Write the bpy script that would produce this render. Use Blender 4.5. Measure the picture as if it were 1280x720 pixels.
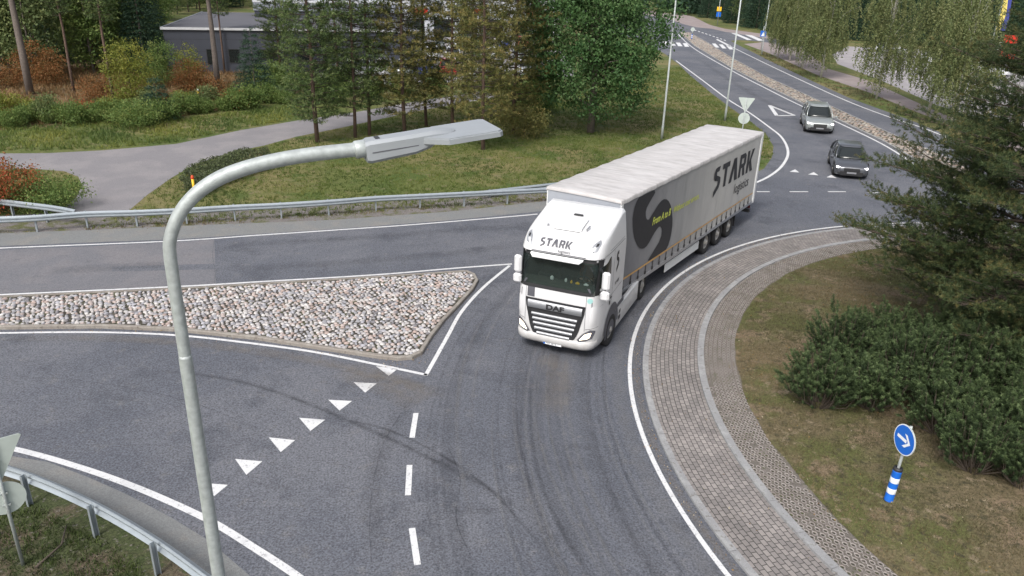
import bpy, math, random
import numpy as np
from mathutils import Matrix, Vector
R = math.radians
S = bpy.context.scene
for o in list(bpy.data.objects): bpy.data.objects.remove(o)
rng = np.random.default_rng(7); random.seed(7)

# ------------------------------------------------------------------ camera, sky, sun, exposure
F, TH, RO, H = 958.5, 0.39405, 0.02994, 10.126
_fw = np.array([0, math.cos(TH), -math.sin(TH)]); _r = np.array([1., 0, 0]); _u = np.cross(_r, _fw)
_rt = _r*math.cos(RO)+_u*math.sin(RO); _up = _u*math.cos(RO)-_r*math.sin(RO)
cd = bpy.data.cameras.new('camera'); cam = bpy.data.objects.new('camera', cd); S.collection.objects.link(cam)
cam.matrix_world = Matrix([[_rt[0], _up[0], -_fw[0], 0], [_rt[1], _up[1], -_fw[1], 0], [_rt[2], _up[2], -_fw[2], H], [0, 0, 0, 1]])
cd.sensor_width = 36; cd.lens = F/1280*36; cd.clip_start = .1; cd.clip_end = 3000
S.camera = cam
W = bpy.data.worlds.new("World"); S.world = W; W.use_nodes = True
nt = W.node_tree; bg = nt.nodes['Background']; sky = nt.nodes.new('ShaderNodeTexSky'); sky.sky_type = 'NISHITA'; sky.sun_disc = False
SUN_EL, SUN_ROT = R(48), R(205)
sky.sun_elevation = SUN_EL; sky.sun_rotation = SUN_ROT; sky.dust_density = 4; sky.air_density = 1.0; sky.ozone_density = 1
hs = nt.nodes.new('ShaderNodeHueSaturation'); hs.inputs['Saturation'].default_value = .42
nt.links.new(sky.outputs[0], hs.inputs['Color']); nt.links.new(hs.outputs[0], bg.inputs[0]); bg.inputs[1].default_value = .115
sl = bpy.data.lights.new('sun', 'SUN'); sl.energy = 1.35; sl.angle = R(16); sl.color = (1, .97, .92)
so = bpy.data.objects.new('sun', sl); S.collection.objects.link(so)
# direction to the sun: Nishita rotation is clockwise from +Y
sd = Vector((math.sin(SUN_ROT)*math.cos(SUN_EL), math.cos(SUN_ROT)*math.cos(SUN_EL), math.sin(SUN_EL)))
so.rotation_euler = sd.to_track_quat('Z', 'Y').to_euler()
S.view_settings.view_transform = 'Standard'; S.view_settings.look = 'None'; S.view_settings.gamma = 1
S.view_settings.use_curve_mapping = False; S.view_settings.exposure = 0.80
S.render.resolution_x = 1024; S.render.resolution_y = 576

# ------------------------------------------------------------------ survey helpers: photo pixel -> point on the ground
C0 = np.array([0, 0, H])
def ray(x, y):
    return (x-640)/F*_rt - (y-360)/F*_up + _fw
def G(x, y, z=0.):
    d = ray(x, y); t = (z-H)/d[2]; return (C0+d*t)[:2]
def GP(pts): return [tuple(G(*p)) for p in pts]
def smooth(P, n=8, closed=False):
    P = np.array(P, float); m = len(P); out = []
    rngi = range(m if closed else m-1)
    for i in rngi:
        if closed: a, b, c, d = P[(i-1) % m], P[i], P[(i+1) % m], P[(i+2) % m]
        else: a, b, c, d = P[max(i-1, 0)], P[i], P[i+1], P[min(i+2, m-1)]
        for k in range(n):
            t = k/n; out.append(.5*((2*b)+(-a+c)*t+(2*a-5*b+4*c-d)*t*t+(-a+3*b-3*c+d)*t**3))
    if not closed: out.append(P[-1])
    return np.array(out)
def inside(P, poly):
    P = np.asarray(P); poly = np.asarray(poly); x, y = P[:, 0], P[:, 1]; r = np.zeros(len(P), bool); j = len(poly)-1
    for i in range(len(poly)):
        xi, yi = poly[i][:2]; xj, yj = poly[j][:2]
        c = ((yi > y) != (yj > y))
        with np.errstate(divide='ignore', invalid='ignore'):
            r ^= c & (x < (xj-xi)*(y-yi)/(yj-yi+1e-12)+xi)
        j = i
    return r
def offset(P, d):
    P = np.array(P, float); n = len(P); out = []
    for i in range(n):
        a, b, c = P[i-1], P[i], P[(i+1) % n]
        t1 = (b-a)/(np.hypot(*(b-a))+1e-9); t2 = (c-b)/(np.hypot(*(c-b))+1e-9)
        n1 = np.array([-t1[1], t1[0]]); n2 = np.array([-t2[1], t2[0]]); m = n1+n2; m /= (np.hypot(*m)+1e-9)
        out.append(b+m*d/max(.5, m@n1))
    return np.array(out)
def area(P):
    P = np.array(P); x, y = P[:, 0], P[:, 1]; return .5*(np.dot(x, np.roll(y, -1))-np.dot(y, np.roll(x, -1)))

# ------------------------------------------------------------------ materials
def newmat(name):
    m = bpy.data.materials.new(name); m.use_nodes = True; return m, m.node_tree, m.node_tree.nodes['Principled BSDF']
def setp(b, **k):
    for a, v in k.items(): b.inputs[a.replace('_', ' ')].default_value = v
def col(c): return (c[0], c[1], c[2], 1) if not isinstance(c, (int, float)) else (c, c, c, 1)
def plain(name, c, rough=.5, metal=0, noise=.12, scale=6, bump=0, bscale=60, coat=0, emis=0, spec=.5):
    m, t, b = newmat(name); N = t.nodes; L = t.links
    setp(b, Roughness=rough, Metallic=metal); mx_out = None; b.inputs['Coat Weight'].default_value = coat
    b.inputs['Specular IOR Level'].default_value = spec
    tc = N.new('ShaderNodeTexCoord')
    no = N.new('ShaderNodeTexNoise'); no.inputs['Scale'].default_value = scale; no.inputs['Detail'].default_value = 6
    L.new(tc.outputs['Object'], no.inputs['Vector'])
    mx = N.new('ShaderNodeMix'); mx.data_type = 'RGBA'; c = col(c)
    mx.inputs['A'].default_value = tuple(v*(1-noise) for v in c[:3])+(1,); mx.inputs['B'].default_value = tuple(min(1, v*(1+noise)) for v in c[:3])+(1,)
    L.new(no.outputs[0], mx.inputs[0]); L.new(mx.outputs['Result'], b.inputs['Base Color'])
    if bump:
        n2 = N.new('ShaderNodeTexNoise'); n2.inputs['Scale'].default_value = bscale; n2.inputs['Detail'].default_value = 4
        L.new(tc.outputs['Object'], n2.inputs['Vector'])
        bp = N.new('ShaderNodeBump'); bp.inputs['Strength'].default_value = bump; bp.inputs['Distance'].default_value = .01
        L.new(n2.outputs[0], bp.inputs['Height']); L.new(bp.outputs[0], b.inputs['Normal'])
    if emis:
        b.inputs['Emission Color'].default_value = c; b.inputs['Emission Strength'].default_value = emis
    return m
def ramp(N, stops):
    r = N.new('ShaderNodeValToRGB'); e = r.color_ramp.elements
    while len(e) < len(stops): e.new(.5)
    for el, (p, c) in zip(e, stops): el.position = p; el.color = col(c)
    return r
def ground_mat(name, layers, bump=.4, bscale=30, rough=.95, fine=(40, .25)):
    """layers: list of (noise_scale, lo, hi, colour) blended over the first colour"""
    m, t, b = newmat(name); N = t.nodes; L = t.links; setp(b, Roughness=rough); b.inputs['Specular IOR Level'].default_value = .25
    tc = N.new('ShaderNodeTexCoord'); cur = None
    for i, (sc, lo, hi, c) in enumerate(layers):
        if cur is None:
            rg = N.new('ShaderNodeRGB'); rg.outputs[0].default_value = col(c); cur = rg.outputs[0]; continue
        no = N.new('ShaderNodeTexNoise'); no.inputs['Scale'].default_value = sc; no.inputs['Detail'].default_value = 7; no.inputs['Roughness'].default_value = .65
        mp = N.new('ShaderNodeMapping'); mp.inputs['Location'].default_value = (i*13.7, i*5.1, 0); L.new(tc.outputs['Object'], mp.inputs[0]); L.new(mp.outputs[0], no.inputs['Vector'])
        mr = N.new('ShaderNodeMapRange'); mr.interpolation_type = 'SMOOTHSTEP'; mr.inputs['From Min'].default_value = lo; mr.inputs['From Max'].default_value = hi
        L.new(no.outputs[0], mr.inputs[0])
        mx = N.new('ShaderNodeMix'); mx.data_type = 'RGBA'; L.new(mr.outputs[0], mx.inputs[0]); L.new(cur, mx.inputs['A']); mx.inputs['B'].default_value = col(c)
        cur = mx.outputs['Result']
    fs, fa = fine
    n2 = N.new('ShaderNodeTexNoise'); n2.inputs['Scale'].default_value = fs; n2.inputs['Detail'].default_value = 3; n2.inputs['Roughness'].default_value = .7
    L.new(tc.outputs['Object'], n2.inputs['Vector'])
    mr = N.new('ShaderNodeMapRange'); mr.inputs['From Min'].default_value = .3; mr.inputs['From Max'].default_value = .7; mr.inputs['To Min'].default_value = 1-fa; mr.inputs['To Max'].default_value = 1+fa
    L.new(n2.outputs[0], mr.inputs[0])
    vm = N.new('ShaderNodeVectorMath'); vm.operation = 'MULTIPLY'; L.new(cur, vm.inputs[0]); L.new(mr.outputs[0], vm.inputs[1])
    L.new(vm.outputs[0], b.inputs['Base Color'])
    if bump:
        n3 = N.new('ShaderNodeTexNoise'); n3.inputs['Scale'].default_value = bscale; n3.inputs['Detail'].default_value = 5; L.new(tc.outputs['Object'], n3.inputs['Vector'])
        bp = N.new('ShaderNodeBump'); bp.inputs['Strength'].default_value = bump; bp.inputs['Distance'].default_value = .02
        L.new(n3.outputs[0], bp.inputs['Height']); L.new(bp.outputs[0], b.inputs['Normal'])
    return m
def leafmat(name, stops, rough=.6, trans=.25):
    m, t, b = newmat(name); N = t.nodes; L = t.links; setp(b, Roughness=rough); b.inputs['Specular IOR Level'].default_value = .3
    at = N.new('ShaderNodeAttribute'); at.attribute_name = 'tint'
    n = len(stops); r = ramp(N, [(i/(n-1), c) for i, c in enumerate(stops)])
    L.new(at.outputs['Fac'], r.inputs[0]); L.new(r.outputs[0], b.inputs['Base Color'])
    tr = N.new('ShaderNodeBsdfTranslucent'); L.new(r.outputs[0], tr.inputs[0])
    mx = N.new('ShaderNodeMixShader'); mx.inputs[0].default_value = trans
    L.new(b.outputs[0], mx.inputs[1]); L.new(tr.outputs[0], mx.inputs[2]); L.new(mx.outputs[0], N['Material Output'].inputs[0])
    return m
def glassmat(name, tint=(.03, .04, .04), clear=.45):
    m, t, b = newmat(name); N = t.nodes; L = t.links
    setp(b, Roughness=.04); b.inputs['Base Color'].default_value = col(tint); b.inputs['Specular IOR Level'].default_value = .6
    tr = N.new('ShaderNodeBsdfTransparent'); tr.inputs[0].default_value = (.75, .85, .8, 1)
    mx = N.new('ShaderNodeMixShader'); mx.inputs[0].default_value = clear
    L.new(b.outputs[0], mx.inputs[1]); L.new(tr.outputs[0], mx.inputs[2]); L.new(mx.outputs[0], N['Material Output'].inputs[0])
    return m

M = {}
M['asphalt'] = ground_mat('asphalt', [(0, 0, 0, (.108, .114, .134)), (.16, .40, .60, (.138, .142, .160)), (.55, .5, .68, (.09, .095, .112)), (2.2, .55, .74, (.152, .15, .158)), (7, .62, .74, (.085, .088, .10))], bump=.6, bscale=70, rough=.85, fine=(24, .55))
M['asphalt_old'] = ground_mat('asphalt_old', [(0, 0, 0, (.158, .158, .172)), (.5, .4, .65, (.185, .178, .187)), (2.0, .55, .75, (.13, .13, .14))], bump=.5, bscale=70, rough=.88, fine=(26, .3))
M['shoulder'] = ground_mat('shoulder', [(0, 0, 0, (.19, .195, .195)), (1.1, .45, .7, (.22, .212, .20))], bump=.5, bscale=60, fine=(30, .22))
M['path'] = ground_mat('path_asphalt', [(0, 0, 0, (.21, .20, .21)), (.4, .42, .65, (.25, .235, .24)), (2.5, .55, .8, (.17, .16, .17))], bump=.3, bscale=60, fine=(20, .2))
M['pinkpath'] = ground_mat('cycle_path_surface', [(0, 0, 0, (.27, .225, .22)), (.5, .45, .65, (.31, .27, .26))], fine=(14, .15))
M['lot'] = ground_mat('lot_surface', [(0, 0, 0, (.30, .28, .29)), (.3, .45, .65, (.36, .34, .34))], fine=(14, .15))
M['ground'] = ground_mat('meadow', [(0, 0, 0, (.10, .118, .034)), (.09, .42, .58, (.17, .15, .065)), (.35, .46, .62, (.07, .10, .025)), (1.3, .54, .7, (.18, .15, .09))], bump=.9, bscale=14, fine=(9, .4))
M['heath'] = ground_mat('heath', [(0, 0, 0, (.13, .085, .045)), (.25, .42, .6, (.17, .12, .07)), (.8, .5, .65, (.07, .08, .03)), (2., .55, .7, (.2, .12, .07))], bump=.9, bscale=8, fine=(5, .45))
M['drygrass'] = ground_mat('dry_turf', [(0, 0, 0, (.13, .105, .062)), (.35, .42, .58, (.09, .095, .035)), (1.2, .5, .65, (.18, .135, .09)), (5, .52, .66, (.06, .055, .032)), (2.6, .58, .68, (.21, .17, .115))], bump=.9, bscale=25, fine=(18, .4))
M['gravel'] = ground_mat('gravel', [(0, 0, 0, (.17, .155, .15)), (1.5, .45, .62, (.10, .105, .045)), (6, .55, .7, (.25, .23, .22))], bump=.9, bscale=30, fine=(22, .5))
M['paint'] = ground_mat('road_paint', [(0, 0, 0, (.64, .64, .645)), (2., .5, .75, (.52, .52, .53)), (11, .56, .66, (.36, .36, .37)), (26, .60, .68, (.2, .2, .21))], bump=.2, bscale=60, rough=.7, fine=(60, .12))
M['kerb'] = ground_mat('granite_kerb', [(0, 0, 0, (.27, .27, .275)), (3, .45, .65, (.33, .33, .33)), (9, .55, .7, (.17, .16, .15))], bump=.4, bscale=50, fine=(60, .25))
M['kerb_brown'] = ground_mat('dirty_kerb', [(0, 0, 0, (.25, .225, .20)), (3, .45, .65, (.30, .28, .25)), (7, .55, .7, (.15, .13, .11))], bump=.4, bscale=50, fine=(60, .25))
M['corner'] = ground_mat('corner_soil', [(0, 0, 0, (.055, .065, .028)), (.8, .45, .6, (.10, .08, .055)), (3, .5, .65, (.045, .06, .022)), (9, .55, .68, (.15, .135, .12))], bump=.9, bscale=25, fine=(18, .5))
M['soil'] = ground_mat('soil', [(0, 0, 0, (.055, .05, .04)), (2, .5, .65, (.075, .085, .035)), (9, .5, .65, (.14, .125, .105))], bump=.8, bscale=60, fine=(50, .4))
M['white'] = plain('white_paint', (.66, .66, .668), .28, noise=.03, scale=2, coat=.3)
def grime(m, z0, z1, c, amt):
    t = m.node_tree; N = t.nodes; L = t.links; b = N['Principled BSDF']; src = b.inputs['Base Color'].links[0].from_socket; tc = N.new('ShaderNodeTexCoord'); sp = N.new('ShaderNodeSeparateXYZ'); L.new(tc.outputs['Object'], sp.inputs[0])
    a = N.new('ShaderNodeMapRange'); a.inputs['From Min'].default_value = z1; a.inputs['From Max'].default_value = z0; L.new(sp.outputs[2], a.inputs[0])
    no = N.new('ShaderNodeTexNoise'); no.inputs['Scale'].default_value = 3.5; no.inputs['Detail'].default_value = 8; no.inputs['Roughness'].default_value = .7; L.new(tc.outputs['Object'], no.inputs['Vector'])
    q = N.new('ShaderNodeMath'); q.operation = 'MULTIPLY'; L.new(a.outputs[0], q.inputs[0]); L.new(no.outputs[0], q.inputs[1]); q2 = N.new('ShaderNodeMath'); q2.operation = 'MULTIPLY'; L.new(q.outputs[0], q2.inputs[0]); q2.inputs[1].default_value = amt
    mx = N.new('ShaderNodeMix'); mx.data_type = 'RGBA'; L.new(q2.outputs[0], mx.inputs[0]); L.new(src, mx.inputs['A']); mx.inputs['B'].default_value = col(c); L.new(mx.outputs['Result'], b.inputs['Base Color'])
grime(M['white'], .3, 1.5, (.25, .23, .20), 1.1)
M['whiteplastic'] = plain('white_plastic', (.72, .73, .73), .45, noise=.05)
M['black'] = plain('black_plastic', (.022, .022, .024), .5, noise=.3)
M['darkgrey'] = plain('dark_grey_plastic', (.09, .09, .105), .55, noise=.15)
M['rubber'] = plain('rubber', (.022, .021, .021), .85, noise=.35, scale=12)
M['rim'] = plain('rim_metal', (.42, .40, .37), .45, metal=.5, noise=.35, scale=9)
M['silver'] = plain('silver_trim', (.42, .43, .45), .35, metal=.6, noise=.1)
M['chassis'] = plain('chassis_paint', (.035, .035, .035), .7, noise=.5, scale=4)
M['galv'] = plain('galvanised_steel', (.40, .43, .425), .55, metal=.3, noise=.38, scale=22, bump=.15, bscale=40)
M['railm'] = plain('guardrail_steel', (.36, .40, .43), .42, metal=.45, noise=.16, scale=5)
M['headlamp'] = plain('lit_headlamp', (1, .84, .60), .3, noise=.02, emis=2.6)
M['headlamp_white'] = plain('lit_headlamp_white', (1, .97, 1), .3, noise=.02, emis=2.2)
M['interior'] = plain('cab_interior', (.05, .055, .05), .8, noise=.3)
M['curtain_green'] = plain('cab_curtain', (.10, .14, .11), .9, noise=.3, scale=12)
M['glass'] = glassmat('windscreen_glass', clear=.5)
M['darkglass'] = plain('tinted_glass', (.018, .022, .022), .06, noise=.2, spec=.7)
M['blue'] = plain('sign_blue', (.01, .13, .56), .4, noise=.06)
M['signwhite'] = plain('sign_white', (.8, .82, .85), .4, noise=.04)
M['signback'] = plain('sign_back_grey', (.45, .50, .47), .5, noise=.12, scale=5)
M['yellow'] = plain('yellow_plastic', (.85, .50, .02), .5, noise=.08)
M['redtop'] = plain('red_plastic', (.6, .07, .02), .5, noise=.08)
M['bark'] = plain('grey_bark', (.15, .125, .11), .95, noise=.45, scale=7, bump=.8, bscale=16)
M['pinebark'] = plain('pine_bark', (.115, .075, .058), .95, noise=.5, scale=5, bump=.8, bscale=14)
M['birchbark'] = plain('birch_bark', (.5, .47, .43), .8, noise=.5, scale=5)
M['twig'] = plain('twig_bark', (.075, .058, .045), .95, noise=.4, scale=9)

# ------------------------------------------------------------------ mesh helpers
COL = S.collection
def link(name, me, parent=None, smoothf=False):
    o = bpy.data.objects.new(name, me); COL.objects.link(o)
    if parent is not None: o.parent = parent
    if smoothf and me and len(me.polygons):
        me.polygons.foreach_set('use_smooth', np.ones(len(me.polygons), bool))
    return o
def tag(o, label=None, cat=None, group=None, kind=None):
    if label: o['label'] = label
    if cat: o['category'] = cat
    if group: o['group'] = group
    if kind: o['kind'] = kind
    return o
def thing(name, label, cat, loc=(0, 0, 0), rz=0., group=None):
    o = bpy.data.objects.new(name, None); COL.objects.link(o); o.empty_display_size = .3
    o.location = tuple(loc) if len(loc) == 3 else (loc[0], loc[1], 0); o.rotation_euler = (0, 0, rz)
    return tag(o, label, cat, group)
def copy_tree(o, parent=None):
    c = o.copy(); COL.objects.link(c); c.parent = parent
    for ch in list(o.children): copy_tree(ch, c)
    return c
class MB:
    def __init__(s): s.v = []; s.f = []; s.uv = None
    def add(s, vs, fs):
        n = len(s.v); s.v += [tuple(map(float, v)) for v in vs]; s.f += [tuple(i+n for i in f) for f in fs]; return s
    def box(s, x0, x1, y0, y1, z0, z1, ch=0):
        if ch:
            c = min(ch, (x1-x0)/2.1, (y1-y0)/2.1, (z1-z0)/2.1)
            zs = [(z0, c), (z0+c, 0), (z1-c, 0), (z1, c)]; vs = []
            for z, i in zs:
                for (a, b) in [(x0+c, y0+i), (x1-c, y0+i), (x1-i, y0+c), (x1-i, y1-c), (x1-c, y1-i), (x0+c, y1-i), (x0+i, y1-c), (x0+i, y0+c)]: vs.append((a, b, z))
            fs = [tuple(range(7, -1, -1)), tuple(range(24, 32))]
            for k in range(3):
                for i in range(8): j = (i+1) % 8; fs.append((k*8+i, k*8+j, k*8+8+j, k*8+8+i))
            return s.add(vs, fs)
        return s.add([(x0, y0, z0), (x1, y0, z0), (x1, y1, z0), (x0, y1, z0), (x0, y0, z1), (x1, y0, z1), (x1, y1, z1), (x0, y1, z1)],
                     [(3, 2, 1, 0), (4, 5, 6, 7), (0, 1, 5, 4), (1, 2, 6, 5), (2, 3, 7, 6), (3, 0, 4, 7)])
    def tube(s, path, r, n=8, caps=True):
        P = [np.array(p, float) for p in path]; rr = r if hasattr(r, '__len__') else [r]*len(P); vs = []; ref = None
        for i, p in enumerate(P):
            t = P[min(i+1, len(P)-1)]-P[max(i-1, 0)]; t /= (np.linalg.norm(t)+1e-9)
            if ref is None: ref = np.array([0, 0, 1.]) if abs(t[2]) < .9 else np.array([1., 0, 0])
            a = np.cross(t, ref); a /= np.linalg.norm(a); b = np.cross(a, t); ref = b
            for k in range(n):
                an = 2*math.pi*k/n; vs.append(p+rr[i]*(math.cos(an)*a+math.sin(an)*b))
        fs = []
        for i in range(len(P)-1):
            for k in range(n): j = (k+1) % n; fs.append((i*n+j, i*n+k, (i+1)*n+k, (i+1)*n+j))
        if caps: fs += [tuple(range(n)), tuple(range(len(P)*n-1, (len(P)-1)*n-1, -1))]
        return s.add(vs, fs)
    def prism(s, poly, z0, z1, f=None, sides=True, bottom=False):
        """poly 2D -> extruded; f maps (u,v,w) to xyz"""
        f = f or (lambda u, v, w: (u, v, w)); poly = list(poly)
        if area(poly) < 0: poly = poly[::-1]
        n = len(poly); vs = [f(p[0], p[1], z0) for p in poly]+[f(p[0], p[1], z1) for p in poly]
        fs = [tuple(range(n, 2*n))]
        if bottom: fs.append(tuple(range(n-1, -1, -1)))
        if sides: fs += [(i, (i+1) % n, n+(i+1) % n, n+i) for i in range(n)]
        return s.add(vs, fs)
    def lathe(s, prof, n=24, f=None):
        """prof: (r, y) revolved round the y axis"""
        f = f or (lambda x, y, z: (x, y, z)); vs = []
        for r_, y in prof:
            for k in range(n): a = 2*math.pi*k/n; vs.append(f(r_*math.cos(a), y, r_*math.sin(a)))
        fs = []
        for i in range(len(prof)-1):
            for k in range(n): j = (k+1) % n; fs.append((i*n+k, i*n+j, (i+1)*n+j, (i+1)*n+k))
        return s.add(vs, fs)
    def grid(s, rows):
        m = len(rows[0]); vs = [p for r_ in rows for p in r_]; fs = []
        for i in range(len(rows)-1):
            for k in range(m-1): fs.append((i*m+k, i*m+k+1, (i+1)*m+k+1, (i+1)*m+k))
        return s.add(vs, fs)
    def build(s, name, mat, parent=None, sm=False, loc=None, rz=None):
        me = bpy.data.meshes.new(name); me.from_pydata(s.v, [], s.f); me.update(); me.materials.append(mat)
        o = link(name, me, parent, sm)
        if loc is not None: o.location = loc
        if rz is not None: o.rotation_euler = (0, 0, rz)
        return o
def shade_auto(o, ang=35):
    me = o.data; me.polygons.foreach_set('use_smooth', np.ones(len(me.polygons), bool))
    me.set_sharp_from_angle(angle=R(ang)); return o
def npmesh(name, V, k, mat, parent=None, tint=None, mats=None, matidx=None):
    """V: (n*k,3) vertices, k per face, faces consecutive"""
    V = np.asarray(V, np.float32).reshape(-1, 3); n = len(V)//k; me = bpy.data.meshes.new(name)
    me.vertices.add(len(V)); me.vertices.foreach_set('co', V.ravel()); me.loops.add(len(V)); me.loops.foreach_set('vertex_index', np.arange(len(V), dtype=np.int32))
    me.polygons.add(n); me.polygons.foreach_set('loop_start', np.arange(0, len(V), k, dtype=np.int32)); me.polygons.foreach_set('loop_total', np.full(n, k, np.int32))
    me.materials.append(mat)
    if tint is not None:
        a = me.attributes.new('tint', 'FLOAT', 'POINT'); a.data.foreach_set('value', np.repeat(np.asarray(tint, np.float32), k) if len(tint) == n else np.asarray(tint, np.float32))
    me.update(calc_edges=True); me.validate(); return link(name, me, parent)
def flat(name, poly, z, mat, kind='structure', parent=None):
    from mathutils.geometry import tessellate_polygon
    P = [(p[0], p[1]) for p in poly]
    if area(P) < 0: P = P[::-1]
    tris = tessellate_polygon([[Vector((a, b, 0)) for a, b in P]])
    vs = [(a, b, z) for a, b in P]; fs = []
    for t in tris:
        a, b, c = [np.array(P[i]) for i in t]
        cr = (b[0]-a[0])*(c[1]-a[1])-(b[1]-a[1])*(c[0]-a[0])
        if abs(cr) < 1e-9: continue
        fs.append(tuple(t) if cr > 0 else tuple(t)[::-1])
    m = MB(); m.add(vs, fs); o = m.build(name, mat, parent)
    if kind: o['kind'] = kind
    return o
def strip_mb(m, P, w, z, uvs=None):
    P = np.array(P, float); n = len(P); T = np.gradient(P, axis=0); T /= np.linalg.norm(T, axis=1)[:, None]+1e-9
    Nn = np.stack([-T[:, 1], T[:, 0]], 1)*w/2; A = P+Nn; B = P-Nn
    vs = [(a[0], a[1], z) for a in A]+[(b[0], b[1], z) for b in B]
    m.add(vs, [(i, n+i, n+i+1, i+1) for i in range(n-1)])
    return m

# ================================================================== THE SETTING
CC = np.array([20.2, 16.5])                     # middle of the roundabout
def circ(r, a0, a1, n): return [(CC[0]+r*math.cos(a), CC[1]+r*math.sin(a)) for a in np.linspace(a0, a1, n)]
gb = MB(); gb.add([(-900, -200, 0), (900, -200, 0), (900, 1500, 0), (-900, 1500, 0)], [(0, 1, 2, 3)])
gb.build('ground', M['ground'])['kind'] = 'structure'

north = GP([(110, 288), (220, 283), (320, 279), (420, 275), (560, 265), (640, 257), (690, 251), (760, 246), (830, 241), (890, 234), (930, 223), (955, 211), (965, 197), (967, 183), (957, 167), (937, 151), (915, 136), (890, 117), (862, 94), (848, 80), (832, 68), (815, 58), (780, 44), (700, 26)])
farN = GP([(700, 6), (780, 13), (836, 24), (857, 31), (870, 34), (890, 36), (907, 40), (915, 41), (952, 47), (1010, 56), (1008, 60), (950, 52), (925, 50), (913, 51), (920, 55), (960, 75), (1010, 99), (1060, 122), (1145, 153), (1215, 182), (1290, 222)])
asph = [(-60, 33)]+GP([(0, 292)])+north+farN+[(44, 40), (45, 20), (44, 0), (40, -12), (-8, -12), (-6, 0), (-4.5, 6)]+GP([(255, 722), (200, 678), (125, 638), (45, 599), (0, 583), (-110, 560)])+[(-60, 15)]
flat('asphalt_roads', asph, .010, M['asphalt'])
oldp = GP([(-100, 317), (0, 313), (140, 307), (268, 300), (270, 356), (140, 361), (0, 367), (-100, 372)])
flat('road_old_patch', oldp, .014, M['asphalt_old'])
flat('road_strip', GP([(140, 334), (272, 330), (272, 337), (140, 340)]), .0165, M['asphalt'])
sh = GP([(-110, 552), (15, 571), (60, 578), (110, 597), (160, 619), (215, 648), (262, 677), (312, 720), (330, 740), (255, 722), (200, 679), (125, 639), (45, 600), (0, 584), (-110, 561)])
flat('road_shoulder', sh, .014, M['shoulder'])
flat('road_shoulder_north', GP([(0, 292), (110, 288), (220, 283), (320, 279), (420, 275), (560, 265), (690, 251), (690, 263), (560, 276), (420, 286.5), (320, 293), (220, 299.5), (110, 303.5), (0, 308)]), .014, M['shoulder'])
flat('footpath', GP([(-250, 206), (0, 192), (60, 191.5), (130, 188), (220, 180), (300, 163), (370, 151), (440, 141), (520, 127), (640, 108), (640, 118), (520, 139), (430, 159), (370, 171), (330, 182), (290, 190), (245, 205), (215, 222), (185, 243), (158, 266), (100, 272), (20, 279), (-250, 300), (-250, 285), (0, 270), (70, 266), (95, 248), (103, 232), (98, 221), (80, 214), (40, 211), (0, 212), (-250, 228)]), .006, M['path'])
flat('road_verge', GP([(-60, 276), (0, 274), (110, 271), (230, 267), (320, 262), (460, 254), (560, 247), (690, 236), (690, 253), (560, 266), (420, 276), (320, 280), (220, 284), (110, 289), (0, 293), (-60, 296)]), .008, M['gravel'])
flat('cycle_path', GP([(700, 0), (780, 8), (836, 17), (851, 17), (867, 21), (887, 31), (906, 36), (951, 42), (1000, 58), (1035, 86), (1080, 99), (1100, 107), (1172, 140), (1300, 190), (1300, 205), (1172, 150), (1135, 136), (1085, 115), (1022, 94), (960, 66), (930, 55), (952, 53), (960, 50), (907, 42), (870, 36), (836, 26), (780, 15), (700, 8)]), .006, M['pinkpath'])
flat('parking_area', GP([(1040, 68), (1060, 58), (1150, 62), (1320, 90), (1320, 178), (1172, 132), (1100, 100), (1047, 80)]), .0045, M['lot'])
flat('dealer_parking', GP([(395, 97), (400, 40), (690, 40), (720, 95), (560, 104), (440, 112)]), .0045, M['lot'])
flat('heath', GP([(-300, 175), (0, 163), (200, 150), (350, 125), (395, 108), (380, 80), (150, 60), (-300, 60)]), .004, M['heath'])

flat('corner_soil', GP([(-120, 560), (0, 583.5), (45, 599.5), (125, 638.5), (200, 678.5), (255, 722.5), (320, 790), (-200, 900)]), .005, M['corner'])
# paint on the road
pm = MB(); Z = .019
def line(px, w, sm=True, z=Z):
    P = GP(px); P = smooth(P, 6) if sm else np.array(P); strip_mb(pm, P, w, z)
line([(-120, 317), (0, 310.7), (212, 302), (320, 294.7), (420, 288), (520, 281), (640, 271), (672, 268)], .115)
line([(-120, 375), (0, 369), (227, 358.5), (320, 353), (470, 344), (570, 335.7), (640, 330.5)], .11)
line([(637, 332.5), (604, 360), (577, 390), (560, 420), (545, 447), (532, 470)], .115)
line([(-120, 421), (0, 417), (125, 416), (225, 420), (320, 430.5), (395, 441), (470, 456), (534, 469.5)], .11)
line([(-120, 534), (14, 561), (100, 585), (175, 612), (259, 650), (320, 687), (370, 720), (400, 745)], .155)
line([(845, 76), (880, 102), (910, 124.5), (935, 140), (960, 158), (977, 172), (985, 190), (978, 207), (960, 221.5), (935, 232), (900, 242)], .16)
line([(846, 41), (865, 59), (912, 87), (960, 112), (995, 129.5), (1042, 151), (1102, 180), (1145, 207)], .16)
line([(913, 58), (960, 81), (1010, 104.5), (1060, 127), (1110, 146), (1160, 162.5), (1230, 192)], .16)
strip_mb(pm, circ(17.03, 1.2, 5.6, 180), .11, Z)
for a, b in [((520, 517), (515, 548)), ((512, 582), (510, 620)), ((515, 661), (522, 707))]: strip_mb(pm, [G(*a), G(*b)], .125, Z)
for a, b in [((987, 240), (1010, 240)), ((1035, 240), (1057, 240)), ((946, 240), (962, 240)), ((1085, 241), (1108, 242))]: strip_mb(pm, [G(*a), G(*b)], .13, Z)
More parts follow.
